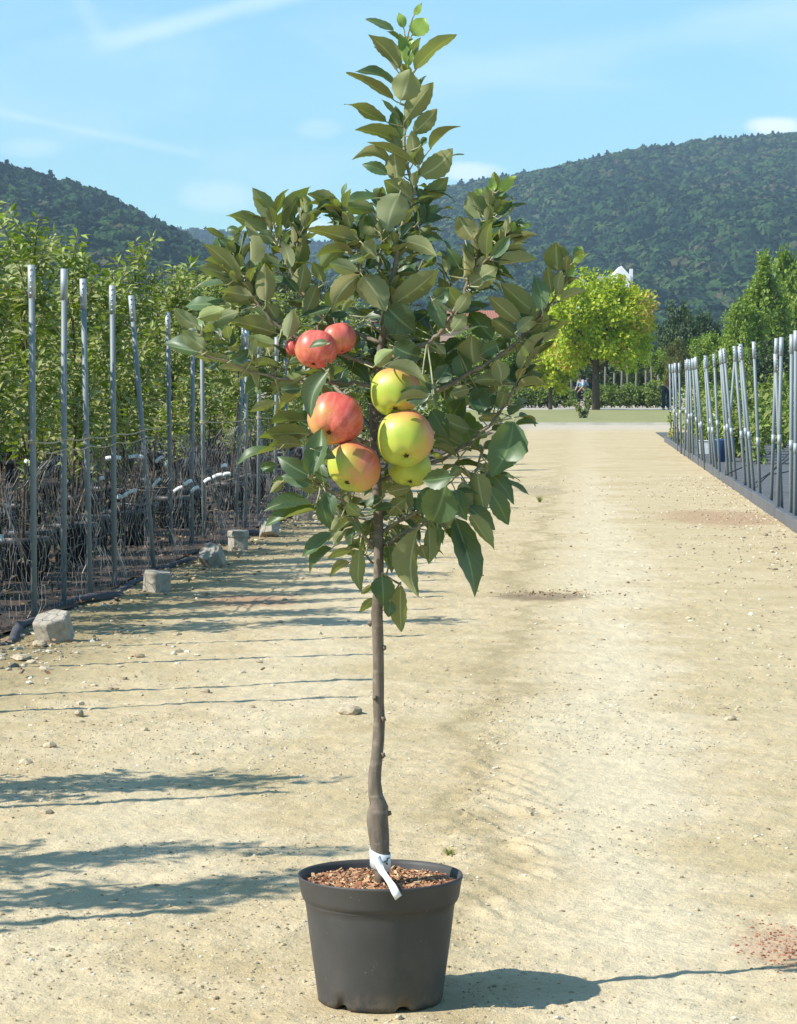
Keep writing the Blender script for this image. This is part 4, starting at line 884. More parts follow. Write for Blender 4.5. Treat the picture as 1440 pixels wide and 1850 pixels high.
def forest(name, label, hl, n, r0, r1, px0, px1, seed, vmax=1.06, conif=0.12):
    X, Yv, ZZ = hl; r = np.random.default_rng(seed)
    xs_ = []; ys_ = []
    v = r.uniform(0, 1, n*4)**0.8; Y = Yv[0]+(Yv[-1]-Yv[0])/1.5*v*vmax; px = r.uniform(px0, px1, n*4); Xp = (px-720)/F_PX*Y*1.0
    k = (Xp > X[0]) & (Xp < X[-1]); w_ = Y/Y.max(); k &= r.uniform(0, 1, n*4) < w_; Xp, Y = Xp[k][:n], Y[k][:n]
    xi = (Xp-X[0])/(X[1]-X[0]); yi = (Y-Yv[0])/(Yv[1]-Yv[0]); a, b = np.clip(xi.astype(int), 0, len(X)-2), np.clip(yi.astype(int), 0, len(Yv)-2); fx, fy = xi-a, yi-b
    Z = (ZZ[b, a]*(1-fx)+ZZ[b, a+1]*fx)*(1-fy)+(ZZ[b+1, a]*(1-fx)+ZZ[b+1, a+1]*fx)*fy
    rad = r.uniform(r0, r1, len(Xp)); Vs, F4, F3, tn = [], [], [], []; o = 0
    patch_ = fbm(Xp/60.0, Y/120.0, 1.0, 3, seed)
    for x, y, z, s, pt in zip(Xp, Y, Z, rad, patch_):
        con = r.uniform() < conif+(0.5 if pt > 0.35 else 0); vi = 5+r.integers(2) if con else r.integers(5)
        v4, c = CV[vi]; an = r.uniform(0, 6.28); ca, sa = math.cos(an), math.sin(an); s3 = s*(0.75 if con else 1)
        def tr(q): return np.stack([(q[:, 0]*ca-q[:, 1]*sa)*s3+x, (q[:, 0]*sa+q[:, 1]*ca)*s3+y, q[:, 2]*s3*0.95+z+s3*0.25], 1)
        q4 = tr(v4); q3 = tr(c); Vs += [q4, q3]; F4.append(np.arange(len(q4)).reshape(-1, 4)+o); o += len(q4); F3.append(IF+o); o += len(q3)
        tv = r.uniform(0, 0.22) if con else np.clip(r.beta(1.3, 1.6)+pt*0.5, 0, 1)
        if not con and r.uniform() < 0.05: tv = 1.0
        tn.append(np.clip(tv+np.repeat(r.uniform(-.10, .10, len(q4)//4), 4), 0, 1)); tn.append(np.full(len(q3), tv*0.8))
    ob = np_mesh(name, np.concatenate(Vs), [np.concatenate(F4), np.concatenate(F3)], forest_m, smooth=False, tint=np.concatenate(tn))
    print(name, len(Xp), 'crowns'); return tag(ob, label, 'forest', kind='stuff')
hL = hill('hill', [(-900, 250), (-400, 285), (-150, 292), (0, 298), (40, 307), (90, 324), (120, 328), (150, 334), (180, 350), (215, 367), (250, 384), (290, 405), (315, 413), (350, 440), (400, 480), (460, 530), (560, 640), (700, 690)], 1150, 380, -900, 760, 7.5)
hR = hill('hill', [(300, 640), (480, 560), (560, 480), (640, 420), (720, 370), (800, 346), (870, 333), (930, 322), (1010, 308), (1100, 292), (1170, 278), (1230, 273), (1250, 264), (1340, 256), (1440, 246), (1700, 225), (2300, 200)], 1900, 600, 200, 2300, 4.0)
hM = hill('hill', [(-200, 430), (100, 425), (290, 418), (330, 416), (360, 418), (420, 422), (470, 426), (520, 434), (580, 445), (640, 450), (700, 470), (900, 520), (1100, 600)], 2500, 1500, -200, 1100, 4)
forest('forest', 'mixed forest in dark greens covering the steep left hill', hL, 1700, 4.6, 8.0, -160, 640, 41)
forest('forest', 'bluish mixed forest covering the long right hillside', hR, 4800, 4.6, 7.8, 500, 1600, 42)
forest('forest', 'hazy forest with spiky conifers on the distant middle ridge', hM, 1300, 4.5, 7, 250, 760, 43, conif=0.45)

# ================================================================== THE APPLE TREE
YT = 4.80; PXM = YT/F_PX           # metres per photograph pixel at the trunk
def W(px, py, dz=0.0): return A(px, py, YT+dz)
apple_root = thing('apple_tree', 'young apple tree with ripe apples growing in the black pot', 'tree', (POT.x, POT.y, 0.0))
org = Vector((POT.x, POT.y, 0))
# trunk
TR = [(692, 1600, 27), (690, 1575, 28), (688, 1550, 30), (686, 1525, 34), (683, 1500, 38), (681, 1482, 39), (682, 1468, 39), (684, 1458, 35), (682, 1448, 29), (679, 1438, 26), (677, 1415, 24), (677, 1395, 23.5), (681, 1365, 22), (684, 1335, 22), (685, 1300, 21), (684, 1270, 20.5), (684, 1235, 21), (684, 1200, 20), (683, 1150, 20.5), (681, 1110, 21.5), (684, 1060, 19), (684, 1010, 18.5), (684, 960, 18), (683, 910, 17), (680, 860, 16.5), (677, 800, 16), (676, 740, 15), (681, 690, 14.5), (687, 640, 13), (693, 590, 12), (702, 540, 11), (711, 500, 10), (716, 470, 9), (721, 430, 8.5), (731, 395, 8), (741, 365, 7.5), (748, 345, 7.5), (740, 315, 6.5), (733, 290, 6.5), (730, 262, 6), (731, 230, 5.5), (734, 190, 5), (736, 150, 5), (736, 110, 5.5), (733, 80, 5)]
trunk_pts = [W(x, y, 0.012*math.sin(y*0.011)) for x, y, _w in TR]
tb = MB(); tb.tube([p-org for p in trunk_pts], [w_/2*PXM for *_q, w_ in TR], 16, wob=0.05)
for (x, y, dx, dy) in ((672, 1128, -8, -4), (690, 1300, 7, -2), (679, 1262, -5, -3), (692, 1170, 6, 0), (690, 1365, 6, -2), (698, 1470, 9, -2)):
    a_, b_ = W(x, y), W(x+dx, y+dy); tb.tube([a_-org, b_-org], [0.006, 0.0035], 7, wob=0.15)
tb.build('trunk', trunk_m, apple_root)
# branches
BR = [
 ([(677, 700, 0), (640, 692, -.02), (600, 692, -.04), (545, 690, -.05), (500, 682, -.06), (455, 672, -.06), (415, 655, -.07), (365, 641, -.08)], 7, 2.5),
 ([(683, 665, 0), (640, 650, -.02), (590, 632, -.04), (540, 612, -.05), (500, 588, -.05), (475, 560, -.05), (450, 525, -.04), (434, 500, -.04), (428, 478, -.04)], 7, 3),
 ([(690, 620, 0), (640, 600, .02), (590, 580, .03), (560, 545, .03), (530, 500, .04), (508, 455, .05), (495, 405, .05)], 7, 3),
 ([(700, 552, 0), (672, 520, -.03), (655, 498, -.04), (650, 470, -.05), (640, 436, -.05), (622, 398, -.05), (606, 378, -.05)], 6, 3),
 ([(703, 540, 0), (690, 500, .05), (684, 470, .07), (690, 440, .08), (700, 420, .08)], 5, 3),
 ([(684, 655, 0), (730, 640, -.02), (770, 620, -.03), (800, 598, -.04), (818, 565, -.04), (840, 530, -.04), (846, 505, -.04), (858, 475, -.03), (872, 440, -.03), (882, 400, -.02), (893, 345, -.02)], 8, 3.5),
 ([(850, 495, -.04), (880, 470, -.05), (905, 445, -.06), (924, 424, -.06)], 4, 3),
 ([(677, 760, 0), (740, 730, .03), (800, 700, .04), (860, 668, .04), (895, 650, .03), (930, 622, .02), (955, 595, .02), (985, 562, .01), (1008, 527, .01), (1024, 498, .01), (1038, 470, .01)], 8, 3),
 ([(680, 870, 0), (740, 850, .03), (800, 830, .05), (850, 800, .05), (890, 762, .05), (915, 730, .05), (945, 665, .04), (965, 640, .03), (985, 600, .03)], 7, 2.5),
 ([(684, 965, 0), (715, 945, -.02), (755, 925, -.04), (790, 905, -.05), (815, 870, -.05)], 6, 3),
 ([(685, 990, 0), (725, 965, -.02), (760, 950, -.03), (800, 930, -.02), (840, 890, 0), (862, 845, .02), (875, 800, .02)], 6, 3),
 ([(683, 1000, 0), (655, 962, -.03), (640, 935, -.04), (620, 905, -.05), (590, 885, -.06), (565, 865, -.07)], 6, 3),
 ([(682, 1025, 0), (665, 1010, -.01), (652, 995, -.02)], 4, 3),
 ([(680, 800, 0), (640, 790, .02), (600, 788, .03), (560, 785, .03), (530, 785, .03)], 5, 2.5),
 ([(686, 1045, 0), (700, 1040, -.01), (722, 1055, -.02)], 3.5, 3),
 ([(742, 365, 0), (748, 330, .0), (755, 300, .0)], 4, 3),
 ([(722, 430, 0), (735, 420, .02), (752, 405, .02), (770, 395, .02)], 4, 2.5),
 ([(690, 610, 0), (665, 575, -.02), (690, 590, -.03)], 3, 2.5),
 # away from the camera
 ([(677, 740, 0), (720, 700, .12), (760, 650, .20), (790, 600, .24)], 7, 3), ([(677, 780, 0), (640, 740, .12), (600, 690, .20), (570, 640, .25)], 7, 3),
 ([(687, 640, 0), (700, 580, .10), (740, 520, .16), (765, 470, .18)], 6, 3), ([(680, 860, 0), (660, 830, .12), (630, 800, .2), (600, 790, .25)], 6, 3), ([(680, 850, 0), (730, 830, .12), (780, 790, .2), (820, 740, .24)], 6, 3),
]
samples = []
br = MB()
for pts, w0, w1 in BR:
    P = [W(x, y, dz) for x, y, dz in pts]; n = len(P); rad = [(w0+(w1-w0)*i/(n-1))/2*PXM for i in range(n)]
    fine = []
    for i in range(n-1):
        for s in range(4): fine.append(P[i].lerp(P[i+1], s/4)+Vector((random.gauss(0, .0012), random.gauss(0, .0012), random.gauss(0, .0012))))
    fine.append(P[-1]); fr = [rad[min(int(i/4), n-1)]*(1+(0.35 if i % 5 == 2 else 0)) for i in range(len(fine))]
    br.tube([p-org for p in fine], fr, 7, mi=0)
    samples += [(p, pts[min(i//4, n-1)][2]) for i, p in enumerate(fine)]
for i in range(27, len(trunk_pts)): samples.append((trunk_pts[i], 0.0)); samples.append((trunk_pts[i].lerp(trunk_pts[i-1], .5), 0.0))
samples += [(trunk_pts[i], 0.0) for i in range(20, 27)]
SP = np.array([s[0][:] for s in samples])
# leaves: base x, base y, tip x, tip y, width, side (u under / t top / y young), depth
LV = """712 57 663 29 13 t|729 50 722 22 16 y|745 63 768 30 32 y|748 28 761 5 10 y|722 124 670 57 27 u|717 127 682 80 13 u|750 126 818 55 24 u|712 152 647 120 15 t|712 181 628 126 16 u|724 182 740 125 46 u|734 215 783 148 34 u|698 220 626 179 19 u|724 252 715 192 28 t|748 240 790 196 28 u|755 165 768 134 8 t|733 112 725 62 14 y|735 112 742 65 12 y|739 103 744 86 6 t|737 120 735 80 10 y
724 262 644 226 24 u|752 300 668 248 14 u|704 296 640 277 18 u|700 315 655 296 20 t|712 276 720 332 34 u|757 300 745 235 26 u|777 270 825 220 12 u|760 318 818 268 38 u|775 320 827 265 10 t|760 262 772 247 10 t|762 355 810 320 28 u|755 340 770 375 16 t|742 365 694 326 38 u -.03|722 350 700 416 50 u -.05|678 380 616 375 26 u|680 358 622 362 14 t|683 405 634 395 22 t|680 425 645 412 24 u|765 385 792 370 14 t|757 405 802 388 16 t|757 425 778 405 14 u|620 385 555 361 14 u
650 437 558 407 26 u|655 440 680 464 30 u|690 435 685 398 24 u|700 418 716 456 32 u|728 435 791 458 26 u|758 433 806 432 10 t|580 490 634 442 26 g|583 508 565 472 18 g|645 490 592 475 24 u|650 496 597 562 34 u -.06|655 498 697 562 46 u -.07|710 550 790 482 38 u|655 465 622 475 12 t|660 485 682 468 14 t|572 515 548 573 26 u|596 525 590 558 18 y|640 540 618 560 12 g|665 525 630 535 14 t|700 555 750 600 50 t|765 558 763 622 50 t|780 540 802 592 28 t|705 605 742 610 18 u|710 625 765 645 40 t|678 660 710 632 26 g -.1|698 664 772 682 20 u -.15|778 712 722 708 30 t -.16|776 722 714 722 13 u -.16|765 690 790 738 16 t -.14|592 672 556 752 30 t -.16|590 655 598 692 10 t -.1|592 620 556 624 12 t -.15
493 403 457 338 30 u|516 413 552 332 28 u|482 420 414 381 24 u|452 485 447 400 22 u|433 500 371 434 24 u|440 475 395 430 26 t|430 510 360 477 26 u|405 430 370 407 10 u|435 420 408 412 14 t|405 515 349 512 10 t|538 420 560 378 16 u|545 430 562 390 14 u|530 490 548 425 34 u|525 485 512 435 20 u|475 545 452 495 16 u|480 545 478 476 32 u|495 435 463 425 22 u|505 478 470 460 22 u|540 530 550 475 30 u|538 528 518 500 14 t|455 535 400 520 22 u
468 548 400 530 24 u|398 548 328 545 22 t|358 588 315 556 24 u|358 575 408 557 24 g|375 588 432 563 26 u|500 602 418 575 30 u|370 630 328 597 26 u|362 637 290 615 26 t|405 590 400 637 24 g|368 590 380 618 18 t|415 655 352 637 16 u|415 653 451 630 18 t|412 635 435 625 14 t|470 675 395 660 14 u|502 662 452 648 16 u|495 622 448 607 20 g|456 645 460 610 14 u|520 610 530 558 26 u|500 577 482 548 24 u|548 680 490 703 20 g -.06|545 710 495 740 16 g -.06|500 728 452 738 16 u|545 700 505 702 16 t
552 760 478 762 18 u|556 783 466 780 28 u|545 803 480 800 20 u|500 812 424 823 14 t|500 840 468 845 18 t|562 862 502 825 30 t -.12|560 875 508 860 24 t -.12|558 857 575 770 34 t -.15|566 812 607 828 18 t -.15|585 875 575 830 20 t -.1|590 880 578 850 12 g|510 870 488 890 14 u|565 912 478 912 24 t -.09|570 922 476 932 22 t -.1|572 885 535 870 22 u|588 890 600 938 24 t -.13|580 900 596 956 26 t -.1|600 965 541 998 22 t -.1|600 990 551 1030 18 t -.08|635 993 592 1005 13 u|632 1015 595 1038 14 u|650 990 643 1066 24 u -.06|620 960 602 985 14 u|615 935 598 957 14 u
710 915 658 925 12 t -.05|690 898 655 915 14 t -.04|700 890 745 880 20 u -.05|735 880 740 932 24 u|755 955 741 1075 40 u -.05|775 950 778 1018 26 u|792 975 785 1010 12 t|724 1057 722 1140 30 u -.03|690 1040 692 1092 38 t -.05|705 1086 702 1115 20 t -.04|673 1058 651 1072 10 u|675 1080 648 1106 13 u|700 985 712 1037 22 t|725 1000 733 1035 13 t|695 975 722 965 14 u|640 940 655 965 14 t|700 930 735 900 26 u|650 930 625 910 20 g|668 960 640 950 16 g|712 945 745 990 26 u|760 985 770 1010 20 u
928 762 889 858 60 t|880 852 932 908 24 t|880 880 921 948 32 t|862 855 876 926 38 u|816 862 762 868 32 t -.14|806 876 778 950 58 t -.12|780 880 756 930 26 t -.08|892 710 848 736 38 t|840 745 862 812 42 t|850 775 795 750 30 u|838 805 785 765 26 u|825 825 783 802 14 u|818 810 785 790 12 u|832 845 812 862 18 u|845 915 899 955 26 t|850 930 895 992 22 u|822 936 875 1072 40 t|805 955 848 990 16 t|828 975 836 1015 16 t|822 885 843 938 28 t|790 950 795 988 14 t|835 870 850 925 26 u|840 765 880 790 30 t
868 394 848 346 38 u|855 432 828 390 34 u|862 458 866 420 20 u|880 462 882 398 22 u|898 388 926 363 16 t|905 392 930 372 12 u|890 345 888 320 15 y|900 345 931 317 14 y|872 352 858 342 12 y|882 355 874 337 10 y|924 420 928 400 12 y|922 425 957 424 22 y|942 412 961 406 6 y|890 465 922 428 20 t|900 480 970 465 18 u|838 502 838 446 18 u|842 440 852 475 14 t|828 480 808 448 20 t|808 492 800 467 12 u|848 515 900 482 36 u|870 515 895 498 8 t|824 565 850 524 22 u|785 540 810 520 26 t|1008 490 1004 437 42 u|997 530 988 480 22 u|1008 528 1015 488 18 u|1025 500 1038 470 12 y|1035 475 1056 458 5 y|968 565 907 508 34 u|980 560 965 498 28 t|1012 545 1058 520 14 u
938 582 884 532 28 u|930 608 885 575 28 u|890 612 846 560 36 t|935 598 965 572 22 u|818 598 842 565 24 u|856 658 852 606 48 u|800 640 830 608 18 g|790 625 805 640 14 u|940 668 985 590 13 u|950 665 985 615 9 u|930 700 982 673 24 t|935 702 992 688 12 u|905 690 895 648 30 u|912 692 855 688 24 u|925 690 930 653 22 t|900 740 912 695 20 u|848 702 812 712 18 u|850 725 805 722 22 u|790 600 800 560 30 t|800 650 832 672 36 t|790 690 812 658 30 t|830 640 842 692 32 t|960 600 1000 570 22 u|870 640 905 620 22 t|770 640 800 680 34 t|780 740 810 790 30 t|815 760 840 720 34 t|860 700 885 750 34 t|760 590 790 640 34 t|740 620 722 660 26 u"""
HV, HF, HUV, HT, HY = [], [], [], [], []
rl = np.random.default_rng(99)
pet = MB()
VP = CAM
def prof(t_): return (math.sin(math.pi*min(1, t_**0.84))**0.66*(1-0.35*max(0, t_-0.72)/0.28) if 0 < t_ < 1 else 0.0)
NA = 12
def hero_leaf(base, tip, n, wt, tint, young, curl=None, fold=None, ser=True):
    ax = tip-base; L = ax.length; a = ax/L; n = (n-a*n.dot(a)).normalized(); s = a.cross(n)
    curl = rl.uniform(0.02, 0.24) if curl is None else curl; fold = (rl.uniform(0.5, 0.95) if rl.uniform() < .35 else rl.uniform(0.12, 0.5)) if fold is None else fold
    side = rl.normal(0, 0.05)*L; wave = rl.uniform(0.01, 0.08)*wt; ph = rl.uniform(0, 6); tw_ = rl.normal(0, 0.45); hook = rl.uniform(-0.02, 0.16)*L
    o = len(HV)
    for i in range(NA+1):
        t_ = i/NA; hw = wt/2*prof(t_) if i not in (0, NA) else wt*0.012
        jag = (1+0.045*(1 if i % 2 else -1)) if ser else 1
        c = base+a*(L*t_)-n*(curl*L*(t_*t_-0.35*t_)*1.0+hook*max(0, t_-0.6)**2*6)+s*side*math.sin(math.pi*t_)
        ta = tw_*(t_-0.5); s2 = s*math.cos(ta)+n*math.sin(ta); n2 = n*math.cos(ta)-s*math.sin(ta)
        for j in (-1, -0.5, 0, 0.5, 1):
            wv = wave*math.sin(t_*9+ph+j*2)*abs(j)
            HV.append((c+s2*(hw*j*(jag if abs(j) == 1 else 1))+n2*(fold*hw*abs(j)**1.3+wv))-org); HUV.append((0.5+j/2, t_)); HT.append(tint); HY.append(young)
    for i in range(NA):
        for j in range(4):
            q = o+i*5+j; HF.append((q, q+1, q+6, q+5))
nleaf = 0
for rec in LV.replace('\n', '|').split('|'):
    f_ = rec.split(); bx, by, tx, ty, wp = map(float, f_[:5]); sd = f_[5]
    b2 = W(bx, by, 0); d2 = np.linalg.norm((SP-np.array(b2))[:, [0, 2]], axis=1); k = int(np.argmin(d2)); bd = samples[k][1]
    dz = float(f_[6]) if len(f_) > 6 else bd+rl.normal(-0.012, 0.022)
    L2 = math.hypot(tx-bx, ty-by)*PXM; dd = rl.uniform(-0.35, 0.35)*L2
    if sd in 'ug': dd = rl.uniform(-0.1, 0.5)*L2*(-1 if ty < by else 1)*0.6
    base = W(bx, by, dz); tip = W(tx, ty, dz+dd); ax = (tip-base).normalized(); cam_d = (VP-base).normalized(); cam_d = (cam_d-ax*cam_d.dot(ax)).normalized()
    pp_ = ax.cross(cam_d); 
    if pp_.z < 0: pp_ = -pp_
    wa = wp*PXM; wt = max(wa*1.15, 0.48*(tip-base).length); cs = min(1.0, wa*1.15/wt); sn = math.sqrt(1-cs*cs)
    
    top = sd == 't' or (sd == 'y' and rl.uniform() < .5)
    if sd == 'y': cs, sn = 0.97, 0.24
    n_ = (cam_d*cs if top else -cam_d*cs)+pp_*sn
    hero_leaf(base, tip, n_, wt, rl.uniform(0, 1), 1.0 if sd == 'y' else (0.35 if sd == 'g' else rl.uniform(0, .08)), curl=None, fold=0.06 if sd == 'y' else None)
    # petiole to the nearest branch
    dist = np.linalg.norm(SP-np.array(base), axis=1); k = int(np.argmin(dist)); q = samples[k][0]
    md_ = base.lerp(q, 0.5)-ax*0.004; pet.tube([base+ax*0.004-org, base-ax*0.006-org, md_-org, q-org], [0.0011, 0.0012, 0.0014, 0.0017], 5, tint=0.5); nleaf += 1
# the leaves that fill the crown behind
for _ in range(600):
    k = rl.integers(len(samples)-24); p, bd = samples[k]
    pxx = 720+(p.x/p.y)*F_PX; 
    off = Vector((rl.normal(0, .025), rl.uniform(0.015, 0.13), rl.normal(0, .02))); base = p+off
    if p.z > 1.45 and rl.uniform() < 0.45: continue
    if p.z > 1.25: off = off*0.35; base = p+off; L_s = 0.7
    o_ = Vector((base.x-POT.x, base.y-YT, 0)); o_ = o_.normalized() if o_.length > 0.02 else Vector((rl.normal(), rl.normal(), 0)).normalized()
    low = base.z < 1.0; d = o_*rl.uniform(0.4, 1.2)+Vector((rl.normal(0, .5), rl.normal(0, .5), rl.uniform(-1.0, .2) if low else rl.uniform(-.3, 1.0))); d.normalize()
    L = rl.uniform(0.036, 0.068); tip = base+d*L
    # keep the outline of the photographed crown: no fill beyond the branch ends
    px_t, py_t = 720+tip.x/tip.y*F_PX, 692-(tip.z-CAM_H)/tip.y*F_PX
    if px_t < 375 or px_t > 990 or py_t > 1010 or (py_t < 470 and px_t < 430) or (py_t < 340 and not (690 < px_t < 775)) or (py_t > 900 and px_t < 560): continue
    n_ = Vector((rl.normal(0, .4), rl.normal(0, .4)-0.2, 1.0)); hero_leaf(base, tip, n_, L*rl.uniform(.40, .56), rl.uniform(0.2, 1), rl.uniform(0, .06))
    q = p; pet.tube([base-org, base.lerp(q, .5)-org, q-org], [0.0011, 0.0013, 0.0016], 4); nleaf += 1
def shoot_leaves(pts, n, l0, l1, up=0.75):
    global nleaf
    P = [Vector(p) for p in pts]
    for j in range(n):
        u = (j+rl.uniform(0, 1))/n*(len(P)-1); k = min(int(u), len(P)-2); p = P[k].lerp(P[k+1], u-k); d = (P[k+1]-P[k]).normalized()
        a = j*2.4+rl.uniform(-.5, .5); side = Vector((1, 0, 0))*math.cos(a)+Vector((0, 1, 0))*math.sin(a); side = (side-d*side.dot(d)).normalized()
        ax = (d*rl.uniform(.45, 1.1)+side*rl.uniform(.55, 1.0)+Vector((0, 0, up*rl.uniform(0, .6)))).normalized(); L = rl.uniform(l0, l1)
        base = p+side*0.004+ax*0.012; n_ = -side+d*0.8+Vector((0, 0, .7))+Vector((rl.normal(0, .25), rl.normal(0, .25), 0))
        hero_leaf(base, base+ax*L, n_, L*rl.uniform(.42, .55), rl.uniform(0, 1), max(0, (u/(len(P)-1)-0.8))*rl.uniform(0.5, 3), curl=rl.uniform(0, .3))
        pet.tube([p-org, base+ax*0.003-org], [0.0013, 0.0011], 4); nleaf += 1
tpW = {}
def PT(pts): return [W(x, y, dz) for x, y, dz in pts]
shoot_leaves(trunk_pts[29:], 34, 0.028, 0.05); shoot_leaves(PT([(500, 450, .045), (500, 430, .05), (495, 405, .05), (492, 375, .05)]), 14, .03, .05)
shoot_leaves(PT([(510, 480, .04), (535, 450, .03), (545, 420, .03), (556, 395, .03)]), 16, .03, .05); shoot_leaves(PT([(475, 560, -.05), (450, 525, -.04), (434, 500, -.04), (428, 470, -.04), (424, 445, -.04)]), 20, .03, .052)
shoot_leaves(PT([(440, 520, -.03), (415, 490, -.03), (395, 470, -.03)]), 10, .03, .05); shoot_leaves(PT([(450, 650, -.05), (415, 620, -.06), (375, 600, -.07)]), 12, .03, .05, 0.3)
shoot_leaves(PT([(655, 498, -.04), (650, 470, -.05), (640, 436, -.05), (622, 398, -.05), (610, 380, -.05)]), 18, .03, .05); shoot_leaves(PT([(690, 440, .05), (694, 400, .05), (690, 370, .05)]), 12, .03, .05)
shoot_leaves(PT([(846, 505, -.04), (858, 475, -.03), (872, 440, -.03), (882, 400, -.02), (893, 350, -.02)]), 24, .026, .045); shoot_leaves(PT([(880, 470, -.05), (905, 445, -.06), (924, 424, -.06)]), 10, .022, .036)
shoot_leaves(PT([(930, 622, .02), (955, 595, .02), (985, 562, .01), (1008, 527, .01), (1024, 498, .01), (1036, 474, .01)]), 20, .028, .046); shoot_leaves(PT([(915, 730, .05), (945, 665, .04), (965, 640, .03), (990, 595, .03)]), 14, .03, .05)
shoot_leaves(PT([(770, 620, .04), (800, 560, .06), (815, 510, .06), (820, 470, .06)]), 18, .03, .055); shoot_leaves(PT([(720, 470, .05), (745, 430, .06), (765, 395, .06)]), 14, .03, .05)
print('hero leaves', nleaf)
apple_leaf = leaf_mat('apple_leaf', (0.072, 0.125, 0.058), (0.212, 0.236, 0.126), 0.44, 0.20, young=(0.30, 0.44, 0.08))
pet_m = simple('petiole', (0.36, 0.38, 0.19), 0.6, 0, scale=40, c2=(0.26, 0.22, 0.13))
pf4 = [f for f in pet.f if len(f) == 4]; pv = len(HV); pf = [tuple(i+pv for i in f) for f in pf4]
fol = np_mesh('foliage', [tuple(v_) for v_ in HV]+pet.v, [HF+pf], [apple_leaf, pet_m], apple_root, smooth=True, tint=HT+[.5]*len(pet.v), midx=[0]*len(HF)+[1]*len(pf), uvs=HUV+[(0, 0)]*len(pet.v), extra={'young': HY+[0]*len(pet.v)})
bro = br.build('branches', shoot_m, apple_root)

# apples
def apple_mat():
    m, t, out = new_mat('apple_skin'); co = nd(t, 'ShaderNodeTexCoord').outputs['Object']; oi = nd(t, 'ShaderNodeAttribute', attribute_name='tint').outputs['Fac']
    s = nd(t, 'ShaderNodeSeparateXYZ', {0: co}); X, Y, Z = s.outputs
    ang = mth(t, 'ARCTAN2', Y, X); 
    cv = nd(t, 'ShaderNodeCombineXYZ', {0: mth(t, 'MULTIPLY', X, 1.0), 1: mth(t, 'MULTIPLY', Y, 1.0), 2: mth(t, 'MULTIPLY', Z, 0.12)}).outputs[0]
    stripe = noise_n(t, cv, 120.0, 4, 0.6); blot = noise_n(t, co, 22.0, 4, 0.55)
    ylw = mixc(t, ramp(t, blot, 0.3, 0.7), (0.36, 0.44, 0.045), (0.48, 0.51, 0.075))
    side = mth(t, 'MULTIPLY', X, -11.0)                     # blush on the sunny left side
    top = mth(t, 'MULTIPLY', Z, 12.0)
    bl = mth(t, 'ADD', mth(t, 'ADD', side, top), mth(t, 'ADD', mth(t, 'MULTIPLY', mth(t, 'SUBTRACT', stripe, 0.5), 1.1), mth(t, 'MULTIPLY', mth(t, 'SUBTRACT', blot, 0.5), 1.6)))
    bl = mth(t, 'ADD', bl, mth(t, 'MULTIPLY_ADD', oi, 2.6, -1.5))
    red = mixc(t, ramp(t, stripe, 0.35, 0.65), (0.58, 0.055, 0.065), (0.70, 0.15, 0.14))
    c = mixc(t, mth(t, 'MULTIPLY', ramp(t, bl, -0.75, 1.0), 0.93), ylw, red)
    lent = nd(t, 'ShaderNodeTexVoronoi', {'Vector': co, 'Scale': 190.0}).outputs['Distance']
    c = mixc(t, ramp(t, lent, 0.05, 0.12, 0.3, 0.0), c, (0.72, 0.62, 0.34))
    b = nd(t, 'ShaderNodeBsdfPrincipled', {'Base Color': c, 'Roughness': 0.42, 'Specular IOR Level': 0.5, 'Subsurface Weight': 0.04, 'Subsurface Scale': 0.01, 'Subsurface Radius': (1.0, 0.5, 0.2)})
    t.links.new(b.outputs[0], out.inputs[0]); return m
apple_m = apple_mat(); calyx_m = simple('dry_calyx', (0.10, 0.07, 0.035), 0.9, 0, scale=200)
APPLES = [(571, 631, 38, 1.0, -.075, (-.15, -.45, -1), 'red apple in the upper left cluster, partly behind a leaf'), (613, 611, 31, .98, -.055, (.25, -.2, -1), 'small red and green apple at the right of the upper cluster'), (531, 628, 17, .95, -.03, (0, 0, -1), 'orange apple mostly hidden at the left of the upper cluster'), (606, 757, 50, .92, -.085, (-.3, -.75, -.65), 'large red-cheeked apple left of the trunk'), (714, 709, 47, .52, -.09, (0, -.6, -.8), 'yellow apple under the curled leaf right of the trunk'), (732, 793, 53, .52, -.10, (.05, -.68, -.75), 'big yellow-green apple with a bronze flush right of the trunk'), (640, 844, 48, .60, -.095, (-.35, -.6, -.75), 'yellow apple with a dull red top, lowest left of the trunk'), (741, 846, 38, .18, -.045, (0, -.6, -.8), 'yellow apple tucked below the big right one')]
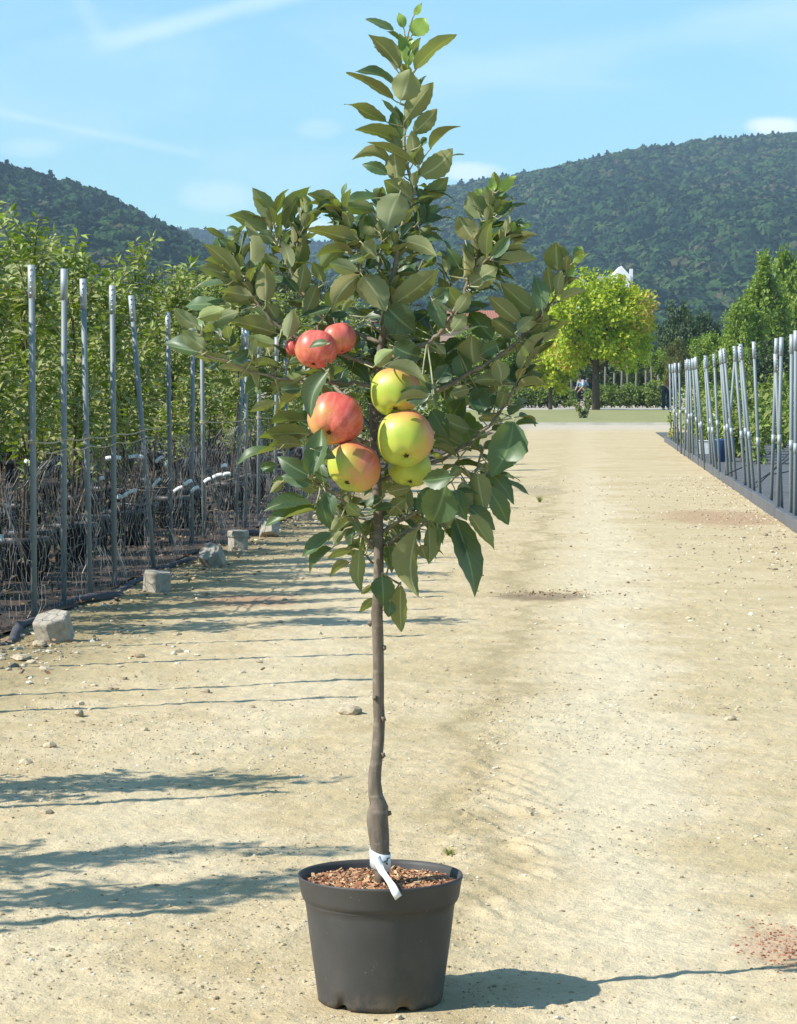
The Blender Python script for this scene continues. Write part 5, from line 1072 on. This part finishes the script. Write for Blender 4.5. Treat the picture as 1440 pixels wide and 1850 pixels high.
for (px, py, rp, ti, dz, dr, lab) in APPLES:
    c = W(px, py, dz); r_ = rp/F_PX*(YT+dz); b = MB(); N_ = 22; prof_ = []
    for i in range(N_+1):
        th = math.pi*i/N_; rr = math.sin(th); zz_ = math.cos(th)*0.93
        zz_ -= 0.30*math.exp(-(th/0.34)**2); zz_ += 0.21*math.exp(-((math.pi-th)/0.26)**2); rr *= (1.0+0.05*math.cos(th)); prof_.append((max(rr, 0.0005)*r_, zz_*r_))
    def lob(i, a, r, z, _s=rp): return r*(1+0.028*math.cos(5*a+_s)+0.035*math.cos(2*a+_s)+0.03*math.cos(a+_s*2)*(z/r_)), z-(0.02*r_*math.cos(5*a+_s) if z < -0.6*r_ else 0)
    b.lathe(prof_, 40, fn=lob, tint=ti); o = b.build('apple', apple_m, apple_root); o['label'] = lab
    o.location = c-org; o.rotation_mode = 'QUATERNION'; o.rotation_quaternion = Vector(dr).normalized().to_track_quat('-Z', 'Y')
    s = MB(); s.tube([(0, 0, 0.55*r_), (0.03*r_, 0, 0.85*r_), (0.12*r_, 0.05*r_, 1.25*r_)], [0.0016, 0.0014, 0.0018], 6); s.build('stalk', twig_m, o)
    k_ = MB()
    for q in range(5):
        a = q*1.257; k_.tube([(0.02*r_*math.cos(a), 0.02*r_*math.sin(a), -0.74*r_), (0.07*r_*math.cos(a+.2), 0.07*r_*math.sin(a+.2), -0.78*r_), (0.035*r_*math.cos(a+.6), 0.035*r_*math.sin(a+.6), -0.82*r_)], [0.0022, 0.0016, 0.0004], 5)
    k_.build('calyx', calyx_m, o)

# ================================================================== POT, MULCH, TAG
def pot_mat():
    m, t, out = new_mat('grey_black_plastic'); co = nd(t, 'ShaderNodeTexCoord').outputs['Object']; z = nd(t, 'ShaderNodeSeparateXYZ', {0: co}).outputs[2]
    a_ = noise_n(t, co, 26.0, 6, 0.65); s_ = noise_n(t, scalev(t, co, (6, 6, 1)), 30.0, 3, 0.6); g_ = noise_n(t, co, 9.0, 3, 0.5)
    c = mixc(t, ramp(t, g_, 0.3, 0.7), (0.050, 0.048, 0.046), (0.066, 0.062, 0.058))
    c = mixc(t, mth(t, 'MULTIPLY', ramp(t, s_, 0.68, 0.76), 0.30), c, (0.16, 0.155, 0.145))
    dust = mth(t, 'MULTIPLY', ramp(t, z, 0.0, 0.05, 1.0, 0.0), ramp(t, a_, 0.42, 0.62)); c = mixc(t, mth(t, 'MULTIPLY', dust, 0.55), c, (0.20, 0.15, 0.09))
    sp_ = noise_n(t, co, 90.0, 4, 0.7); c = mixc(t, mth(t, 'MULTIPLY', ramp(t, noise_n(t, co, 5.0, 5, 0.7), 0.5, 0.75), 0.22), c, (0.16, 0.14, 0.11)); c = mixc(t, mth(t, 'MULTIPLY', ramp(t, sp_, 0.66, 0.74), 0.35), c, (0.35, 0.30, 0.22))
    b = nd(t, 'ShaderNodeBsdfPrincipled', {'Base Color': c, 'Roughness': mth(t, 'MULTIPLY_ADD', a_, 0.2, 0.48), 'Specular IOR Level': 0.32})
    bp = nd(t, 'ShaderNodeBump', {'Height': a_, 'Strength': 0.25, 'Distance': 0.003}); t.links.new(bp.outputs[0], b.inputs['Normal'])
    t.links.new(b.outputs[0], out.inputs[0]); return m
potm = pot_mat()
pot = thing('plant_pot', 'large dark grey plastic pot holding the apple tree', 'plant pot', (POT.x, POT.y, 0.0))
def feet(i, a, r, z):
    k = a*180/math.pi
    if i in (1, 2) :
        for c in (232, 292, 172, 352, 112, 52):
            d = abs((k-c+180) % 360-180)
            if d < 7: return r*0.985, z+0.010*(1-(d/7)**4)
    if i >= 8 and i <= 12: return r*(1+0.006*math.cos(a*2+.6)), z+0.003*math.cos(a-2.2)*(1 if i > 8 else .3)
    return r, z
b = MB(); b.lathe([(0.0, 0.006), (0.108, 0.001), (0.1135, 0.003), (0.1145, 0.012), (0.118, 0.04), (0.1235, 0.08), (0.1295, 0.125), (0.1345, 0.168), (0.1365, 0.184), (0.1405, 0.188), (0.1435, 0.196), (0.1480, 0.224), (0.1500, 0.229), (0.1500, 0.2315), (0.1470, 0.2315), (0.1440, 0.224), (0.1385, 0.192), (0.136, 0.18)], 180, fn=feet)
b.build('body', potm, pot)
soil_m = simple('potting_soil', (0.11, 0.05, 0.03), 0.95, 0, scale=120, bump=1.0, c2=(0.05, 0.03, 0.02))
sm = MB(); sm.lathe([(0.0, 0.212), (0.05, 0.213), (0.10, 0.211), (0.1375, 0.207)], 64); sm.build('soil', soil_m, pot)
chip_m = tint_mat('bark_chips', [(0, (0.12, 0.05, 0.03)), (0.35, (0.34, 0.15, 0.08)), (0.7, (0.50, 0.29, 0.15)), (1, (0.64, 0.50, 0.28))], 0.9)
ch = MB()
for _ in range(2400):
    a = random.uniform(0, 6.283); r = 0.137*math.sqrt(random.random()); sz = random.uniform(0.002, 0.0085)*(1.5 if random.random() < .12 else 1)
    M = (Matrix.Rotation(random.uniform(0, 6.28), 3, 'Z') @ Matrix.Rotation(random.gauss(0, .35), 3, 'X') @ Matrix.Rotation(random.gauss(0, .3), 3, 'Y'))
    ch.box((r*math.cos(a), r*math.sin(a), 0.2135+random.uniform(0, 0.0055)), (sz*1.5, sz*random.uniform(.3, .6), sz*random.uniform(.18, .35)), M, tint=min(1, max(0, random.gauss(.5, .25))))
ch.build('bark_mulch', chip_m, pot, smooth=False)
# ribbon tag
tg = thing('tree_tag', 'white ribbon tag wrapped round the trunk base and hanging over the pot', 'tag', trunk_pts[2])
o0 = trunk_pts[2]; rb_ = MB(); cpt = W(687, 1556, 0.012*math.sin(1556*0.011))-o0; vs = []; n = 25
for k in range(n):
    a = R(150)+R(330)*k/(n-1); r_ = 0.0182; sl = 0.006*math.sin(a-1.0); 
    for zz_ in (-0.0155, 0.0155):
        for th in (0, 0.0008): vs.append((cpt.x+(r_+th)*math.cos(a), cpt.y+(r_+th)*math.sin(a), cpt.z+zz_+sl+0.004))
fs = []
for k in range(n-1):
    o = 4*k; fs += [(o, o+4, o+6, o+2), (o+1, o+3, o+7, o+5), (o, o+1, o+5, o+4), (o+2, o+6, o+7, o+3)]
rb_.add(vs, fs)
tag_pts = [(681, 1549, -.033, 15, 1.25), (685, 1562, -.034, 15, 1.2), (689, 1573, -.04, 13, 1.0), (696, 1582, -.068, 11, .75), (702, 1591, -.107, 11, .7), (708, 1599, -.150, 13, .65), (713, 1609, -.159, 15, .6), (720, 1622, -.161, 15, .6)]
vs = []
for (x, y, dz, wd_, an) in tag_pts:
    p = W(x, y, dz)-o0; s = Vector((math.sin(an), -0.25*math.cos(an), math.cos(an)*0.9)).normalized(); s = Vector((math.sin(an+0.15), -.2, 0.55)).normalized()
    for sd in (-1, 1):
        for th in (0, -0.0008): vs.append(p+s*(sd*wd_/2*PXM)+Vector((0, th, 0)))
fs = []
for k in range(len(tag_pts)-1):
    o = 4*k; fs += [(o, o+4, o+6, o+2), (o+1, o+3, o+7, o+5), (o, o+1, o+5, o+4), (o+2, o+6, o+7, o+3)]
fs.append((4*len(tag_pts)-4, 4*len(tag_pts)-3, 4*len(tag_pts)-1, 4*len(tag_pts)-2))
rb_.add(vs, fs); rb_.build('ribbon', white_m, tg)
ik = MB(); ink_m = simple('ink', (0.02, 0.02, 0.022), 0.6)
for (x, y, w_, h_, r_) in ((697, 1556, 9, 2.2, -.5), (701, 1551, 6, 2, -.5), (699, 1560, 3, 5, -.5)):
    p = W(x, y, -0.0335)-o0; ik.box(p, (w_*PXM, 0.0012, h_*PXM), Matrix.Rotation(r_, 3, 'Y'))
ik.build('printed_marks', ink_m, tg, smooth=False)
# grass tuft right of the pot and tiny weeds
gt_m = tint_mat('tuft_grass', [(0, (0.10, 0.15, 0.03)), (1, (0.32, 0.30, 0.10))], 0.7, trans=0.25)
def tuft(px, py, n, h, label):
    p = G(px, py); V, F, tn = [], [], []
    for i in range(n):
        a = random.uniform(0, 6.28); r = abs(random.gauss(0, .006)); b0 = Vector((r*math.cos(a), r*math.sin(a), 0)); ln = h*random.uniform(.5, 1.1); d = Vector((math.cos(a)*random.uniform(.2, .8), math.sin(a)*random.uniform(.2, .8), 1)).normalized(); s = Vector((-math.sin(a), math.cos(a), 0))*0.0009
        m_ = b0+d*ln*.55; tp = b0+d*ln+Vector((math.cos(a), math.sin(a), -.5))*ln*.18; o = len(V); V += [b0-s, b0+s, m_+s, m_-s, tp]; F += [(o, o+1, o+2, o+3)]; tn += [random.random()]*5
        F.append((o+3, o+2, o+4, o+4)) if False else None; V.append(tp+s*.1); tn.append(tn[-1]); F.append((o+3, o+2, o+5, o+4))
    o = np_mesh('grass_tuft', [tuple(v_) for v_ in V], [F], gt_m, smooth=False, tint=tn); o.location = (p.x, p.y, 0.0); return tag(o, label, 'grass tuft')
tuft(812, 1545, 46, 0.026, 'small green grass tuft on the dirt right behind the pot')
tuft(975, 908, 120, 0.09, 'low dry weeds farther up the left wheel track')

# ================================================================== AIR
hz = MB(); hz.box((150, 1950, 180), (2600, 4000, 364)); ho = hz.build('haze', [], smooth=False)
m, t, out = new_mat('haze_air'); pv = nd(t, 'ShaderNodeVolumePrincipled', {'Color': (0.58, 0.80, 1.0, 1), 'Density': 0.0002, 'Anisotropy': 0.1}); t.links.new(pv.outputs[0], out.inputs['Volume'])
ho.data.materials.append(m); tag(ho, 'thin bluish air haze over the valley', 'haze', kind='stuff')
